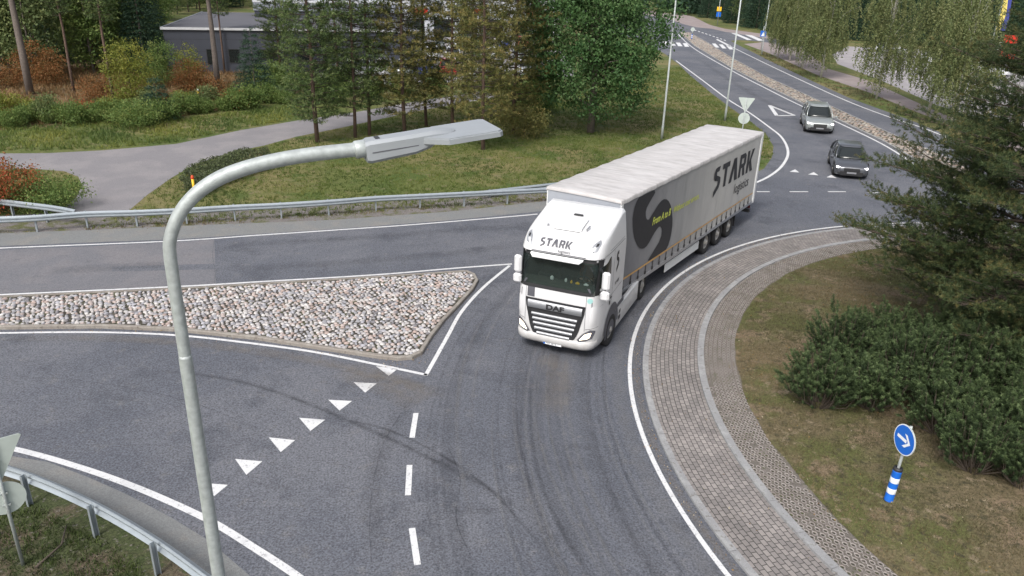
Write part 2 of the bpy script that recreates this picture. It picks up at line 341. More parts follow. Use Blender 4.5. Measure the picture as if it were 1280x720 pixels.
for tri in [[(470, 458.5), (497, 462), (486, 470.5)], [(442, 478.5), (471, 480), (456.5, 491.5)], [(410.5, 500.5), (440, 502), (424.5, 514)], [(374, 523), (406.5, 525.5), (388, 539.5)], [(336, 547.5), (369, 551), (351, 566)], [(294, 574.5), (328, 577.5), (308, 594.5)], [(249, 604), (285, 607), (268, 621)],
            [(987, 215), (999, 216), (994, 212)], [(1010, 218.5), (1023, 219.5), (1017, 215.5)], [(1033, 222), (1046, 223), (1039, 219)]]:
    P = GP(tri); P = P if area(P) > 0 else P[::-1]; pm.add([(p[0], p[1], Z) for p in P], [(0, 1, 2)])
for a, b in [((962, 132), (971, 145)), ((971, 145), (993, 144.5)), ((993, 144.5), (962, 132))]: strip_mb(pm, [G(*a), G(*b)], .3, Z+.003*(a[0] % 3))
def quad(*px):
    P = GP(px); P = P if area(P) > 0 else P[::-1]; pm.add([(p[0], p[1], Z) for p in P], [(0, 1, 2, 3)])
for i in range(4):
    x, y = 828+i*8.4, 52+i*.7; quad((x, y), (x+5, y), (x+8.5, y+4.5), (x+3, y+4.5))
for i in range(4):
    x, y = 881+i*8.8, 53.3+i*1.2; quad((x, y), (x+4.5, y), (x+9.5, y+5), (x+4.5, y+5))
for i in range(9):
    x, y = 868+i*4.6, 37.2+i*1.55; quad((x, y), (x+2.6, y+.9), (x+2.2, y+1.5), (x-.4, y+.6))
quad((897, 49), (914, 57.5), (912, 58.5), (895, 49.6)); quad((914, 41.5), (921, 42), (940, 50), (934, 50)); quad((931, 43.5), (940, 44.3), (956, 51), (948, 51))
pm.build('road_markings', M['paint'])['kind'] = 'structure'

# tyre tracks and scuffs that lie on the asphalt
def trackmat(name, c, a, hard=2.0):
    m, t, b = newmat(name); N = t.nodes; L = t.links; setp(b, Roughness=.7); b.inputs['Base Color'].default_value = col(c)
    uv = N.new('ShaderNodeUVMap'); sp = N.new('ShaderNodeSeparateXYZ'); L.new(uv.outputs[0], sp.inputs[0])
    def mth(op, x, y=None):
        n = N.new('ShaderNodeMath'); n.operation = op
        for i, q in enumerate((x, y)):
            if q is None: continue
            if isinstance(q, (int, float)): n.inputs[i].default_value = q
            else: L.new(q, n.inputs[i])
        return n.outputs[0]
    w = mth('SUBTRACT', 1, mth('ABSOLUTE', mth('MULTIPLY', mth('SUBTRACT', sp.outputs[1], .5), 2))); w = mth('POWER', w, 1/hard if hard > 1 else 1)
    e = mth('SUBTRACT', 1, mth('POWER', mth('ABSOLUTE', mth('MULTIPLY', mth('SUBTRACT', sp.outputs[0], .5), 2)), 6))
    tc = N.new('ShaderNodeTexCoord'); no = N.new('ShaderNodeTexNoise'); no.inputs['Scale'].default_value = 3; no.inputs['Detail'].default_value = 8; no.inputs['Roughness'].default_value = .75; L.new(tc.outputs['Object'], no.inputs['Vector'])
    mr = N.new('ShaderNodeMapRange'); mr.inputs['From Min'].default_value = .3; mr.inputs['From Max'].default_value = .6; L.new(no.outputs[0], mr.inputs[0])
    al = mth('MULTIPLY', mth('MULTIPLY', w, e), mth('MULTIPLY', mr.outputs[0], a)); L.new(al, b.inputs['Alpha']); return m
M['track'] = trackmat('tyre_track', (.07, .07, .078), .2); M['dust'] = trackmat('dust_track', (.23, .205, .18), .38); M['scuff'] = trackmat('light_scuff', (.24, .235, .235), .28); M['skid'] = trackmat('skid_mark', (.04, .04, .044), .42, 1)
_tz = [.0215]
def track(P, w, mat, name):
    P = smooth(P, 8); n = len(P); m = MB(); strip_mb(m, P, w, _tz[0]); _tz[0] += .0004
    o = m.build(name, M[mat]); me = o.data; uv = me.uv_layers.new(name='UVMap'); L_ = [l.vertex_index for l in me.loops]
    for i, vi in enumerate(L_): uv.data[i].uv = ((vi % n)/(n-1), 1 if vi < n else 0)
    o['kind'] = 'structure'
track(GP([(205, 465), (240, 468), (300, 478), (360, 496), (420, 520), (480, 546), (540, 575), (600, 606), (650, 636)]), .22, 'skid', 'tyre_skid_mark')
track(GP([(430, 525), (490, 540), (560, 575), (620, 620), (680, 690)]), .12, 'skid', 'tyre_skid_mark')
track(GP([(664, 470), (663, 530), (672, 590), (695, 650), (730, 710)]), .16, 'skid', 'tyre_skid_mark')
for r_, w, mt in [(21.6, .35, 'track'), (20.0, .5, 'track'), (19.5, .3, 'track'), (18.3, .4, 'track')]:
    track(circ(r_, 2.1, 3.9, 24), w, mt, 'tyre_track')
for _ in range(34):
    r_ = rng.uniform(17.7, 22.3); a0 = rng.uniform(2.3, 3.2); P_ = np.array(circ(r_, a0, a0+rng.uniform(.35, 1.1), 12)); P_ += np.linspace(0, rng.normal(0, .35), 12)[:, None]*np.array([1, .3])
    track(P_, rng.uniform(.05, .14), 'track' if rng.random() < .6 else 'scuff', 'tyre_track')
for P_ in ([(532, 474), (520, 492), (500, 520), (478, 560), (466, 610), (462, 660), (466, 720)], [(268, 300), (266, 320), (269, 342), (268, 356)], [(0, 472), (90, 476), (180, 490), (250, 508), (330, 540)], [(560, 560), (575, 600), (570, 650), (590, 700)]):
    track(GP(P_), .035, 'skid', 'asphalt_seam')
for (x, y, w_) in [(690, 470, .5), (720, 560, .35), (600, 640, .4), (340, 610, .35), (150, 500, .45), (900, 265, .5), (420, 300, .3)]:
    g_ = G(x, y); track([g_+[-.35, 0], g_+[-.1, .05], g_+[.15, -.03], g_+[.4, .04]], w_*.6, 'track', 'oil_stain')
track(circ(16.86, 1.4, 5.2, 120), .22, 'dust', 'road_dust'); track(circ(17.35, 2.0, 4.6, 120), .4, 'scuff', 'road_dust')
track(GP([(0, 425), (120, 424), (230, 430), (330, 442), (420, 458), (500, 478), (560, 496)]), .5, 'dust', 'road_dust')
track(GP([(430, 462), (490, 484), (530, 505)]), 1.2, 'dust', 'road_dust')
track(GP([(680, 445), (700, 470), (690, 520)]), .9, 'dust', 'road_dust')
track(GP([(470, 700), (465, 620), (480, 560), (510, 500)]), .5, 'track', 'tyre_track')
track(GP([(60, 340), (150, 335), (210, 332)]), .8, 'track', 'tyre_track')
track(GP([(280, 308), (420, 300), (560, 290), (680, 280)]), .7, 'track', 'tyre_track')
track(GP([(280, 338), (420, 330), (560, 318), (660, 304)]), .7, 'track', 'tyre_track')
track(GP([(870, 72), (930, 112), (990, 145), (1040, 180), (1060, 220)]), .8, 'track', 'tyre_track')

# ---- roundabout middle: apron, kerbs, paving grid, turf
def ring(name, r0, r1, z, mat, h=0, joints=False, n=260, kind='structure', uv=False, parent=None):
    m = MB(); A = np.linspace(0, 2*math.pi, n+1)
    rows = [[(CC[0]+r*math.cos(a), CC[1]+r*math.sin(a), zz) for a in A] for r, zz in ([(r0, z), (r1, z)] if not h else [(r0, z), (r0, z+h-.01), (r0+.012, z+h), (r1-.012, z+h), (r1, z+h-.01), (r1, z)])]
    m.grid(rows[::-1]); o = m.build(name, mat, parent)
    if uv:
        me = o.data; l = me.uv_layers.new(name='UVMap')
        for i, lp in enumerate(me.loops):
            vi = lp.vertex_index; k = vi % (n+1); row = vi//(n+1); l.data[i].uv = (k/n*2*math.pi*(r0+r1)/2, (r1-r0) if row == 0 else 0)
    if kind: o['kind'] = kind
    return o
def brickmat():
    m, t, b = newmat('paver_blocks'); N = t.nodes; L = t.links; setp(b, Roughness=.9)
    uv = N.new('ShaderNodeUVMap'); br = N.new('ShaderNodeTexBrick'); br.offset = .5
    nz = N.new('ShaderNodeTexNoise'); nz.inputs['Scale'].default_value = 1.3; vm = N.new('ShaderNodeVectorMath'); vm.operation = 'SCALE'; vm.inputs['Scale'].default_value = .05
    L.new(uv.outputs[0], nz.inputs['Vector']); L.new(nz.outputs['Color'], vm.inputs[0]); va = N.new('ShaderNodeVectorMath'); va.operation = 'ADD'; L.new(uv.outputs[0], va.inputs[0]); L.new(vm.outputs[0], va.inputs[1]); L.new(va.outputs[0], br.inputs['Vector'])
    br.inputs['Scale'].default_value = 1; br.inputs['Brick Width'].default_value = .172; br.inputs['Row Height'].default_value = .118; br.inputs['Mortar Size'].default_value = .0085; br.inputs['Mortar Smooth'].default_value = .3; br.inputs['Bias'].default_value = -.1
    br.inputs['Color1'].default_value = (.20, .183, .175, 1); br.inputs['Color2'].default_value = (.285, .258, .243, 1); br.inputs['Mortar'].default_value = (.05, .046, .043, 1)
    no = N.new('ShaderNodeTexNoise'); no.inputs['Scale'].default_value = .7; no.inputs['Detail'].default_value = 8; no.inputs['Roughness'].default_value = .7; L.new(uv.outputs[0], no.inputs['Vector'])
    mr = N.new('ShaderNodeMapRange'); mr.inputs['From Min'].default_value = .35; mr.inputs['From Max'].default_value = .68; mr.inputs['To Min'].default_value = .78; mr.inputs['To Max'].default_value = 1.22; L.new(no.outputs[0], mr.inputs[0])
    v2 = N.new('ShaderNodeVectorMath'); v2.operation = 'MULTIPLY'; L.new(br.outputs[0], v2.inputs[0]); L.new(mr.outputs[0], v2.inputs[1]); L.new(v2.outputs[0], b.inputs['Base Color'])
    iv = N.new('ShaderNodeMath'); iv.operation = 'SUBTRACT'; iv.inputs[0].default_value = 1; L.new(br.outputs['Fac'], iv.inputs[1])
    bp = N.new('ShaderNodeBump'); bp.inputs['Strength'].default_value = .8; bp.inputs['Distance'].default_value = .015; L.new(iv.outputs[0], bp.inputs['Height']); L.new(bp.outputs[0], b.inputs['Normal'])
    return m
ring('block_apron', 15.16, 16.52, .055, brickmat(), uv=True)
def kerb_ring(r0, r1, z0, z1, seg):
    n = int(2*math.pi*r1/seg); m = MB()
    for i in range(n):
        g = .008/r1; a0 = 2*math.pi*i/n+g; a1 = 2*math.pi*(i+1)/n-g; dz = rng.normal(0, .002)
        P = [(CC[0]+r*math.cos(a), CC[1]+r*math.sin(a)) for r, a in [(r0, a0), (r1, a0), (r1, (a0+a1)/2), (r1, a1), (r0, a1), (r0, (a0+a1)/2)]]
        m.prism(P, z0, z1+dz)
    return m
kerb_ring(16.52, 16.68, .0, .065, 1.0).build('apron_kerb', M['kerb'])['kind'] = 'structure'
kerb_ring(14.98, 15.16, .0, .115, 1.0).build('inner_kerb', M['kerb'])['kind'] = 'structure'
# sunken and lost stones
M['joint'] = ground_mat('sandy_joint', [(0, 0, 0, (.145, .13, .115)), (3, .45, .62, (.19, .17, .155)), (8, .55, .68, (.09, .095, .05))], bump=.5, bscale=50, fine=(40, .35))
ring('paver_soil', 14.0, 14.98, .06, M['joint'])
# openwork pavers: round holes between linked rims
HO = []
def paver_rings():
    m = MB(); n = 10; rr = np.array([(math.cos(a), math.sin(a)) for a in np.linspace(0, 2*math.pi, n, endpoint=False)])
    V = []; rows = 7; dr = .126; k = int(2*math.pi*14.5/.165)
    for j in range(rows):
        r = 14.10+dr*(j+.5)
        for i in range(k):
            a = 2*math.pi*(i+(j % 2)*.5)/k
            if not (1.5 < a < 4.6): continue
            if rng.random() < .05: continue
            c = CC+r*np.array([math.cos(a), math.sin(a)]); t = np.array([[math.cos(a), -math.sin(a)], [math.sin(a), math.cos(a)]])
            z = .085+rng.normal(0, .003)
            o_ = (rr*[.054, .064])@t.T+c; q_ = (rr*[.037, .046])@t.T+c
            for s in range(n):
                e = (s+1) % n
                V += [(*q_[s], z), (*o_[s], z), (*o_[e], z), (*q_[e], z)]
                V += [(*q_[e], z-.03), (*q_[s], z-.03), (*q_[s], z), (*q_[e], z)]
                if s % 2 == 0: HO.extend([(*q_[s], z-.016), (*q_[e], z-.016), (*q_[(s+2) % n], z-.016), (*c, z-.016)])
            # web bar towards the neighbour
            if True:
                u = np.array([-math.sin(a), math.cos(a)]); w = np.array([math.cos(a), math.sin(a)])*.009; e0 = c+u*.055; e1 = c+u*.112
                V += [(*(e0-w), z), (*(e0+w), z), (*(e1+w), z), (*(e1-w), z)]
    return V
M['concrete'] = ground_mat('paver_concrete', [(0, 0, 0, (.33, .30, .28)), (2, .45, .65, (.24, .21, .19)), (7, .5, .7, (.36, .33, .31))], fine=(30, .3))
npmesh('grid_pavers', paver_rings(), 4, M['concrete'])['kind'] = 'structure'
npmesh('paver_hole_soil', HO, 4, M['soil'])['kind'] = 'structure'
# turf dome
tm = MB(); rows = []
for r, z in [(14.09, .07), (13.6, .10), (12, .2), (9, .34), (5, .45), (.01, .5)]:
    rows.append([(CC[0]+(r+(rng.normal(0, .03) if r > 14 else 0))*math.cos(a), CC[1]+r*math.sin(a), z) for a in np.linspace(0, 2*math.pi, 120)])
tm.grid(rows[::-1][::-1]); tm.f = [f[::-1] for f in tm.f]
tm.build('island_turf', M['drygrass'], sm=True)['kind'] = 'structure'
def turf_z(r): return np.interp(r, [0, 5, 9, 12, 13.6, 14.09], [.5, .45, .34, .2, .1, .07])

# ---- cobbled islands
def cobbles(poly, z, spacing, size, step=1.0):
    poly = np.array(poly); x0, y0 = poly.min(0); x1, y1 = poly.max(0)
    P = []; yy = y0; j = 0
    while yy < y1:
        xs = np.arange(x0+(j % 2)*spacing/2, x1, spacing); P.append(np.stack([xs, np.full(len(xs), yy)], 1)); yy += spacing*.87; j += 1
    P = np.concatenate(P); P += rng.uniform(-.24, .24, P.shape)*spacing; P = P[inside(P, poly)]
    n = 8; V = []; T = []
    prof = [(1.0, -.02), (.97, .35), (.72, .8), (.30, 1.0)]
    a = np.linspace(0, 2*math.pi, n, endpoint=False)
    K = len(P); sx = size*rng.uniform(.68, 1.15, K); sy = sx*rng.uniform(.65, 1.0, K); hz = rng.uniform(.035, .065, K); ro = rng.uniform(0, math.pi, K); t = rng.random(K)
    jit = rng.uniform(.88, 1.1, (K, n))
    L = []
    for s, h in prof:
        X = np.cos(a)[None]*sx[:, None]*s*jit; Y = np.sin(a)[None]*sy[:, None]*s*jit
        x = X*np.cos(ro)[:, None]-Y*np.sin(ro)[:, None]+P[:, :1]; y = X*np.sin(ro)[:, None]+Y*np.cos(ro)[:, None]+P[:, 1:]
        L.append(np.stack([x, y, np.broadcast_to(z+h*hz[:, None], x.shape)], -1))
    for i in range(3):
        A, B = L[i], L[i+1]; Q = np.stack([A, np.roll(A, -1, 1), np.roll(B, -1, 1), B], 2); V.append(Q.reshape(-1, 3)); T.append(np.repeat(t, n))
    top = L[3]; c = top.mean(1); c[:, 2] = z+hz*1.03
    Q = np.stack([top, np.roll(top, -1, 1), np.broadcast_to(c[:, None], top.shape), top], 2)   # fan as degenerate-free: 4 quads
    Q = np.stack([top[:, 0::2], top[:, 1::2], np.roll(top[:, 0::2], -1, 1), np.broadcast_to(c[:, None], (K, n//2, 3))], 2)
    V.append(Q.reshape(-1, 3)); T.append(np.repeat(t, n//2))
    return np.concatenate(V), np.concatenate(T)
def stonemat():
    m, t, b = newmat('fieldstones'); N = t.nodes; L = t.links; setp(b, Roughness=.85)
    at = N.new('ShaderNodeAttribute'); at.attribute_name = 'tint'
    r = ramp(N, [(0, (.41, .385, .38)), (.18, (.29, .285, .30)), (.34, (.42, .35, .325)), (.48, (.47, .445, .43)), (.62, (.20, .19, .20)), (.70, (.37, .29, .26)), (.80, (.35, .345, .37)), (.92, (.52, .50, .49)), (1, (.31, .23, .21))]); r.color_ramp.interpolation = 'CONSTANT'
    L.new(at.outputs['Fac'], r.inputs[0]); tc = N.new('ShaderNodeTexCoord'); no = N.new('ShaderNodeTexNoise'); no.inputs['Scale'].default_value = 12; no.inputs['Detail'].default_value = 5; L.new(tc.outputs['Object'], no.inputs['Vector'])
    mr = N.new('ShaderNodeMapRange'); mr.inputs['From Min'].default_value = .3; mr.inputs['From Max'].default_value = .7; mr.inputs['To Min'].default_value = .75; mr.inputs['To Max'].default_value = 1.2; L.new(no.outputs[0], mr.inputs[0])
    v = N.new('ShaderNodeVectorMath'); v.operation = 'MULTIPLY'; L.new(r.outputs[0], v.inputs[0]); L.new(mr.outputs[0], v.inputs[1]); L.new(v.outputs[0], b.inputs['Base Color']); return m
M['stone'] = stonemat(); M['tanstone'] = M['stone'].copy(); M['tanstone'].name = 'tan_fieldstones'
for e in M['tanstone'].node_tree.nodes['Color Ramp'].color_ramp.elements: c_ = e.color; e.color = (c_[0]*.72, c_[1]*.68, c_[2]*.60, 1)
def island(px, label, spacing, size, extra=None, kw=.11, kh=.12, kmat='kerb_brown', px_is_world=False, smat='stone'):
    P = GP(px) if not px_is_world else px
    P = np.array(P); 
    if area(P) < 0: P = P[::-1]
    t = thing('traffic_island', label, 'traffic island', (P.mean(0)[0], P.mean(0)[1], 0)); o_ = np.array([t.location.x, t.location.y]); P = P-o_
    I = offset(P, kw); m = MB(); n = len(P); rows = []
    for Q, z in [(P, .0), (P, kh-.02), (offset(P, .02), kh), (I, kh), (I, .03)]: rows.append([(q[0], q[1], z) for q in list(Q)+[Q[0]]])
    m.grid(rows); m.f = [f[::-1] for f in m.f]; m.f = [f[::-1] for f in m.f]
    m.build('kerb', M[kmat], t)
    flat('mortar_bed', I, .085, M['soil'], None, t)
    V, T = cobbles(offset(I, .05), .075, spacing, size); npmesh('cobbles', V, 4, M[smat], t, T)
    return t
isl_px = [(-260, 412), (-120, 413), (0, 412.5), (125, 411), (220, 415), (320, 425.5), (420, 441), (470, 448.5), (498, 451.5), (515, 450), (528, 444), (540, 424), (556, 403), (575, 383), (592, 364), (598, 353), (594, 345.5), (584, 341), (560, 342.5), (470, 348.5), (320, 357.5), (227, 363), (0, 373.5), (-120, 380), (-260, 388)]
island(isl_px, 'long cobbled splitter island with a dirty kerb beside the give way teeth at the left', .150, .078)
ne = GP([(848, 41), (868, 58), (914, 86), (962, 110.5), (998, 128), (1045, 150), (1104, 178), (1146, 203), (1162, 222), (1175, 236), (1195, 240), (1215, 232), (1222, 220), (1205, 207), (1165, 190), (1120, 171), (1035, 132), (960, 97.5), (915, 73), (885, 54), (862, 41)])
island(ne, 'long narrow stone paved island dividing the two carriageways of the road beyond the truck', .30, .15, px_is_world=True, kmat='kerb', smat='tanstone')

# ================================================================== LETTERING
def text_polys(body, size, bold=0., sx=1., align='LEFT'):
    c = bpy.data.curves.new('t', 'FONT'); c.body = body; c.size = size; c.offset = bold; c.align_x = align; c.resolution_u = 3
    o = bpy.data.objects.new('t', c); COL.objects.link(o); dg = bpy.context.evaluated_depsgraph_get(); me = bpy.data.meshes.new_from_object(o.evaluated_get(dg))
    vs = [(v.co.x*sx, v.co.y) for v in me.vertices]; fs = [tuple(p.vertices) for p in me.polygons]
    bpy.data.objects.remove(o); bpy.data.curves.remove(c); bpy.data.meshes.remove(me); return vs, fs
def put_text(m, body, u0, v0, size, f, bold=0., sx=1., align='LEFT', shear=0., slope=0.):
    vs, fs = text_polys(body, size, bold, sx, align)
    m.add([f(u0+a+b*shear, v0+b+a*slope) for a, b in vs], fs)
# block letters of the haulier's word mark: each a few convex polygons in a unit-high cell
GL = {
 'S': (.62, [[(.0, .62), (.0, .82), (.10, .97), (.24, 1.0), (.24, .44), (.10, .48)], [(.24, 1.0), (.50, 1.0), (.42, .80), (.24, .80)], [(.10, .48), (.24, .44), (.24, .66), (.24, .66)], [(.24, .66), (.46, .58), (.60, .50), (.36, .40), (.24, .44)], [(.60, .50), (.62, .30), (.38, .26), (.38, .42)], [(.62, .30), (.55, .10), (.38, -.02), (.38, .26)], [(.38, -.02), (.10, -.22), (.10, .02), (.38, .26)]]),
 'T': (.66, [[(.0, .78), (.0, 1.0), (.66, 1.0), (.66, .78)], [(.22, .0), (.22, .78), (.45, .78), (.45, .0)]]),
 'A': (.78, [[(-.02, 0), (.26, 1.0), (.42, .78), (.24, 0)], [(.26, 1.0), (.54, 1.0), (.80, 0), (.52, 0)]]),
 'R': (.68, [[(.0, 0), (.0, 1.0), (.22, 1.0), (.22, .0)], [(.22, 1.0), (.52, 1.0), (.66, .86), (.44, .80), (.22, .80)], [(.66, .86), (.66, .52), (.44, .58), (.44, .80)], [(.66, .52), (.56, .40), (.22, .38), (.22, .56), (.44, .58)], [(.34, .38), (.56, .40), (.68, .0), (.45, .0)]]),
 'K': (.72, [[(.0, 0), (.0, 1.0), (.23, 1.0), (.23, 0)], [(.23, .44), (.48, 1.0), (.72, 1.0), (.40, .46)], [(.23, .44), (.40, .60), (.72, 0), (.46, 0)]]),
}
def wordmark(m, s, u0, v0, h, f, gap=.13, sx=1., slope=0.):
    u = 0
    for ch in s:
        w, polys = GL[ch]
        for P in polys:
            Q = [(u+a, b) for a, b in P]; c = (sum(a for a, b in Q)/len(Q), sum(b for a, b in Q)/len(Q)); D = []
            for i in range(len(Q)):
                a, b = Q[i], Q[(i+1) % len(Q)]; D += [(a[0]+(b[0]-a[0])*k/4, a[1]+(b[1]-a[1])*k/4) for k in range(4)]
            rings = [[(c[0]+(q[0]-c[0])*s, c[1]+(q[1]-c[1])*s) for q in D] for s in (1, .66, .33)]; n = len(D)
            vs = [f(u0+a*h*sx, v0+b*h+slope*a*h*sx) for r_ in rings for a, b in r_]+[f(u0+c[0]*h*sx, v0+c[1]*h)]
            m.add(vs, [(r*n+i, r*n+(i+1) % n, (r+1)*n+(i+1) % n, (r+1)*n+i) for r in range(2) for i in range(n)]+[(2*n+i, 2*n+(i+1) % n, 3*n) for i in range(n)])
        u += w+gap
    return u*h*sx

# ================================================================== TRUCK
FX, FY, FA = 1.2, 19.42, R(-113)
truck = thing('articulated_truck', 'white lorry with grey curtain side trailer lettered STARK logistics turning through the roundabout', 'truck', (FX, FY, 0), FA)
XB, LN = -2.42, 8.
Zs = [.36, .40, .48, .60, .80, 1.0, 1.2, 1.4, 1.6, 1.8, 1.93, 2.05, 2.2, 2.4, 2.6, 2.8, 2.92, 2.97, 3.02, 3.12, 3.22, 3.32, 3.42, 3.5, 3.58, 3.65, 3.72, 3.79, 3.84, 3.87]
def xf(z): return np.interp(z, [.30, .36, .42, .55, .9, 1.9, 2.1, 2.9, 2.99, 3.0, 3.15, 3.3, 3.42, 3.5, 3.58, 3.65, 3.72, 3.79, 3.84, 3.87], [-.12, -.04, .0, .03, .0, -.02, -.05, -.20, -.22, -.10, -.14, -.26, -.44, -.68, -.98, -1.3, -1.62, -1.9, -2.1, -2.2])
def hw(z): return np.interp(z, [.3, .45, .7, 2.8, 3.0, 3.3, 3.6, 3.8, 3.87], [1.17, 1.22, 1.245, 1.245, 1.235, 1.20, 1.165, 1.14, 1.08])
def cabfront(y, z, off=0.):
    w = hw(z); r = min(.9999, abs(y)/w); return (XB+(xf(z)-XB)*(1-r**LN)**(1/LN)+off, y, z)
def cabside(x, z, off=0., sg=1):
    w = hw(z); L = xf(z)-XB; r = min(.9999, max(0, (x-XB)/L)); return (x, sg*(w*(1-r**LN)**(1/LN)+off), z)
cb = MB(); NA = 49; prof = []
for z in Zs:
    w = hw(z); L = xf(z)-XB; row = []
    for a in np.linspace(-math.pi/2, math.pi/2, NA):
        s, c = math.sin(a), math.cos(a); row.append((XB+L*abs(c)**(2/LN), w*math.copysign(abs(s)**(2/LN), s), z))
    prof.append(row)
n0 = 0; vs = [p for r_ in prof for p in r_]; fs = []
for i in range(len(Zs)-1):
    zc = (Zs[i]+Zs[i+1])/2
    for k in range(NA-1):
        p, q = prof[i][k], prof[i][k+1]; yc = (p[1]+q[1])/2
        if 2.05 <= Zs[i] and Zs[i+1] <= 2.92 and abs(yc) < 1.13 and p[0] > -1.0: continue
        # front wheel arch opening
        xc = (p[0]+q[0])/2
        fs.append((i*NA+k, i*NA+k+1, (i+1)*NA+k+1, (i+1)*NA+k))
cb.add(vs, fs)
for i in range(len(Zs)-1): cb.add([prof[i][-1], prof[i][0], prof[i+1][0], prof[i+1][-1]], [(0, 1, 2, 3)])
cb.add(prof[-1], [tuple(range(NA))]); cb.add(prof[0], [tuple(range(NA))[::-1]])
cab = cb.build('cab', M['white'], truck); shade_auto(cab, 28)
def patch_front(m, z0, z1, hwf, off, nz=8, ny=24, yc=0.):
    rows = []
    for i in range(nz+1):
        z = z0+(z1-z0)*i/nz; h = hwf(z) if callable(hwf) else hwf; rows.append([cabfront(yc+h*(-1+2*k/ny), z, off) for k in range(ny+1)])
    return m.grid(rows)
def poly_front(m, P, off, n=7):
    """convex polygon of (y,z) on the front, cut in rows"""
    P = list(P); zs = sorted(p[1] for p in P); z0, z1 = zs[0], zs[-1]; rows = []
    for i in range(n+1):
        z = z0+(z1-z0)*(i/n); z = min(max(z, z0+1e-4), z1-1e-4); ys = []
        for a, b in zip(P, P[1:]+P[:1]):
            if (a[1]-z)*(b[1]-z) <= 0 and a[1] != b[1]: ys.append(a[0]+(b[0]-a[0])*(z-a[1])/(b[1]-a[1]))
        lo, hi = min(ys), max(ys); rows.append([cabfront(lo+(hi-lo)*k/6, z, off) for k in range(7)])
    return m.grid(rows)
def poly_side(m, P, off, sg=1, n=6):
    P = list(P); zs = sorted(p[1] for p in P); z0, z1 = zs[0], zs[-1]; rows = []
    for i in range(n+1):
        z = z0+(z1-z0)*(i/n); z = min(max(z, z0+1e-4), z1-1e-4); xs = []
        for a, b in zip(P, P[1:]+P[:1]):
            if (a[1]-z)*(b[1]-z) <= 0 and a[1] != b[1]: xs.append(a[0]+(b[0]-a[0])*(z-a[1])/(b[1]-a[1]))
        lo, hi = min(xs), max(xs); r_ = [cabside(lo+(hi-lo)*k/6, z, off, sg) for k in range(7)]; rows.append(r_ if sg < 0 else r_[::-1])
    return m.grid(rows)
# windscreen with black surround, and what stands behind it
m = MB(); patch_front(m, 2.05, 2.92, 1.125, -.004, 8, 24); ws = m.build('windscreen', M['glass'], cab, True)
m = MB()
patch_front(m, 1.985, 2.085, 1.165, .006, 2, 24); patch_front(m, 2.875, 2.985, 1.19, .006, 2, 24)
for sg in (-1, 1): poly_front(m, [(sg*1.08, 2.0), (sg*1.165, 2.0), (sg*1.18, 2.98), (sg*1.10, 2.98)], .0065)
m.build('windscreen_seal', M['black'], cab, True)
m = MB(); rows = []
for x, z in [(-.10, 2.0), (-.16, 2.12), (-.42, 2.18), (-.62, 2.12), (-.66, 1.95)]: rows.append([(x, y, z) for y in np.linspace(-1.08, 1.08, 8)])
m.grid(rows); m.box(-2.35, -.30, -1.14, 1.14, 1.5, 1.55); 
m.add([(-2.3, -1.15, 1.5), (-2.3, 1.15, 1.5), (-2.3, 1.15, 3.2), (-2.3, -1.15, 3.2)], [(0, 1, 2, 3)])
m.add([(-2.3, -1.15, 3.1), (-2.3, 1.15, 3.1), (-.3, 1.15, 3.02), (-.3, -1.15, 3.02)], [(0, 1, 2, 3)])
for sg in (-1, 1): m.add([(-2.3, sg*1.16, 1.5), (-.25, sg*1.10, 1.5), (-.25, sg*1.10, 3.05), (-2.3, sg*1.16, 3.1)], [(0, 1, 2, 3)])
m.box(-1.45, -.95, .38, .92, 1.6, 2.1, .06); m.box(-1.5, -1.32, .38, .92, 2.05, 2.75, .07); m.box(-1.45, -.95, -.92, -.38, 1.6, 2.1, .06); m.box(-1.5, -1.32, -.92, -.38, 2.05, 2.75, .07)
m.build('interior', M['interior'], cab)
m = MB(); m.tube([(-.62+.10*math.sin(a), .62+.22*math.cos(a), 2.16+.2*math.sin(a)) for a in np.linspace(0, 2*math.pi, 25)], .017, 6, False); m.tube([(-.62, .42, 2.16), (-.62, .82, 2.16)], .02, 6); m.build('steering_wheel', M['black'], cab)
m = MB(); m.box(-.30, -.26, -.75, .95, 2.80, 2.93, .02); m.box(-1.7, -1.66, -.8, .9, 2.25, 2.75, .02); m.build('cab_curtain', M['curtain_green'], cab)
for i, (x, y, w, h, mt) in enumerate([(-.32, -.30, .10, .10, 'signwhite'), (-.34, .12, .07, .09, 'signwhite'), (-.30, .45, .12, .06, 'yellow'), (-.32, .68, .14, .05, 'signwhite'), (-.3, .30, .06, .08, 'yellow')]):
    m = MB(); m.box(x-.06, x, y, y+w, 2.17, 2.17+h, .015); m.box(x-.045, x-.015, y+w*.3, y+w*.7, 2.17+h, 2.19+h, .005); m.build('dashboard_item', M[mt], cab)
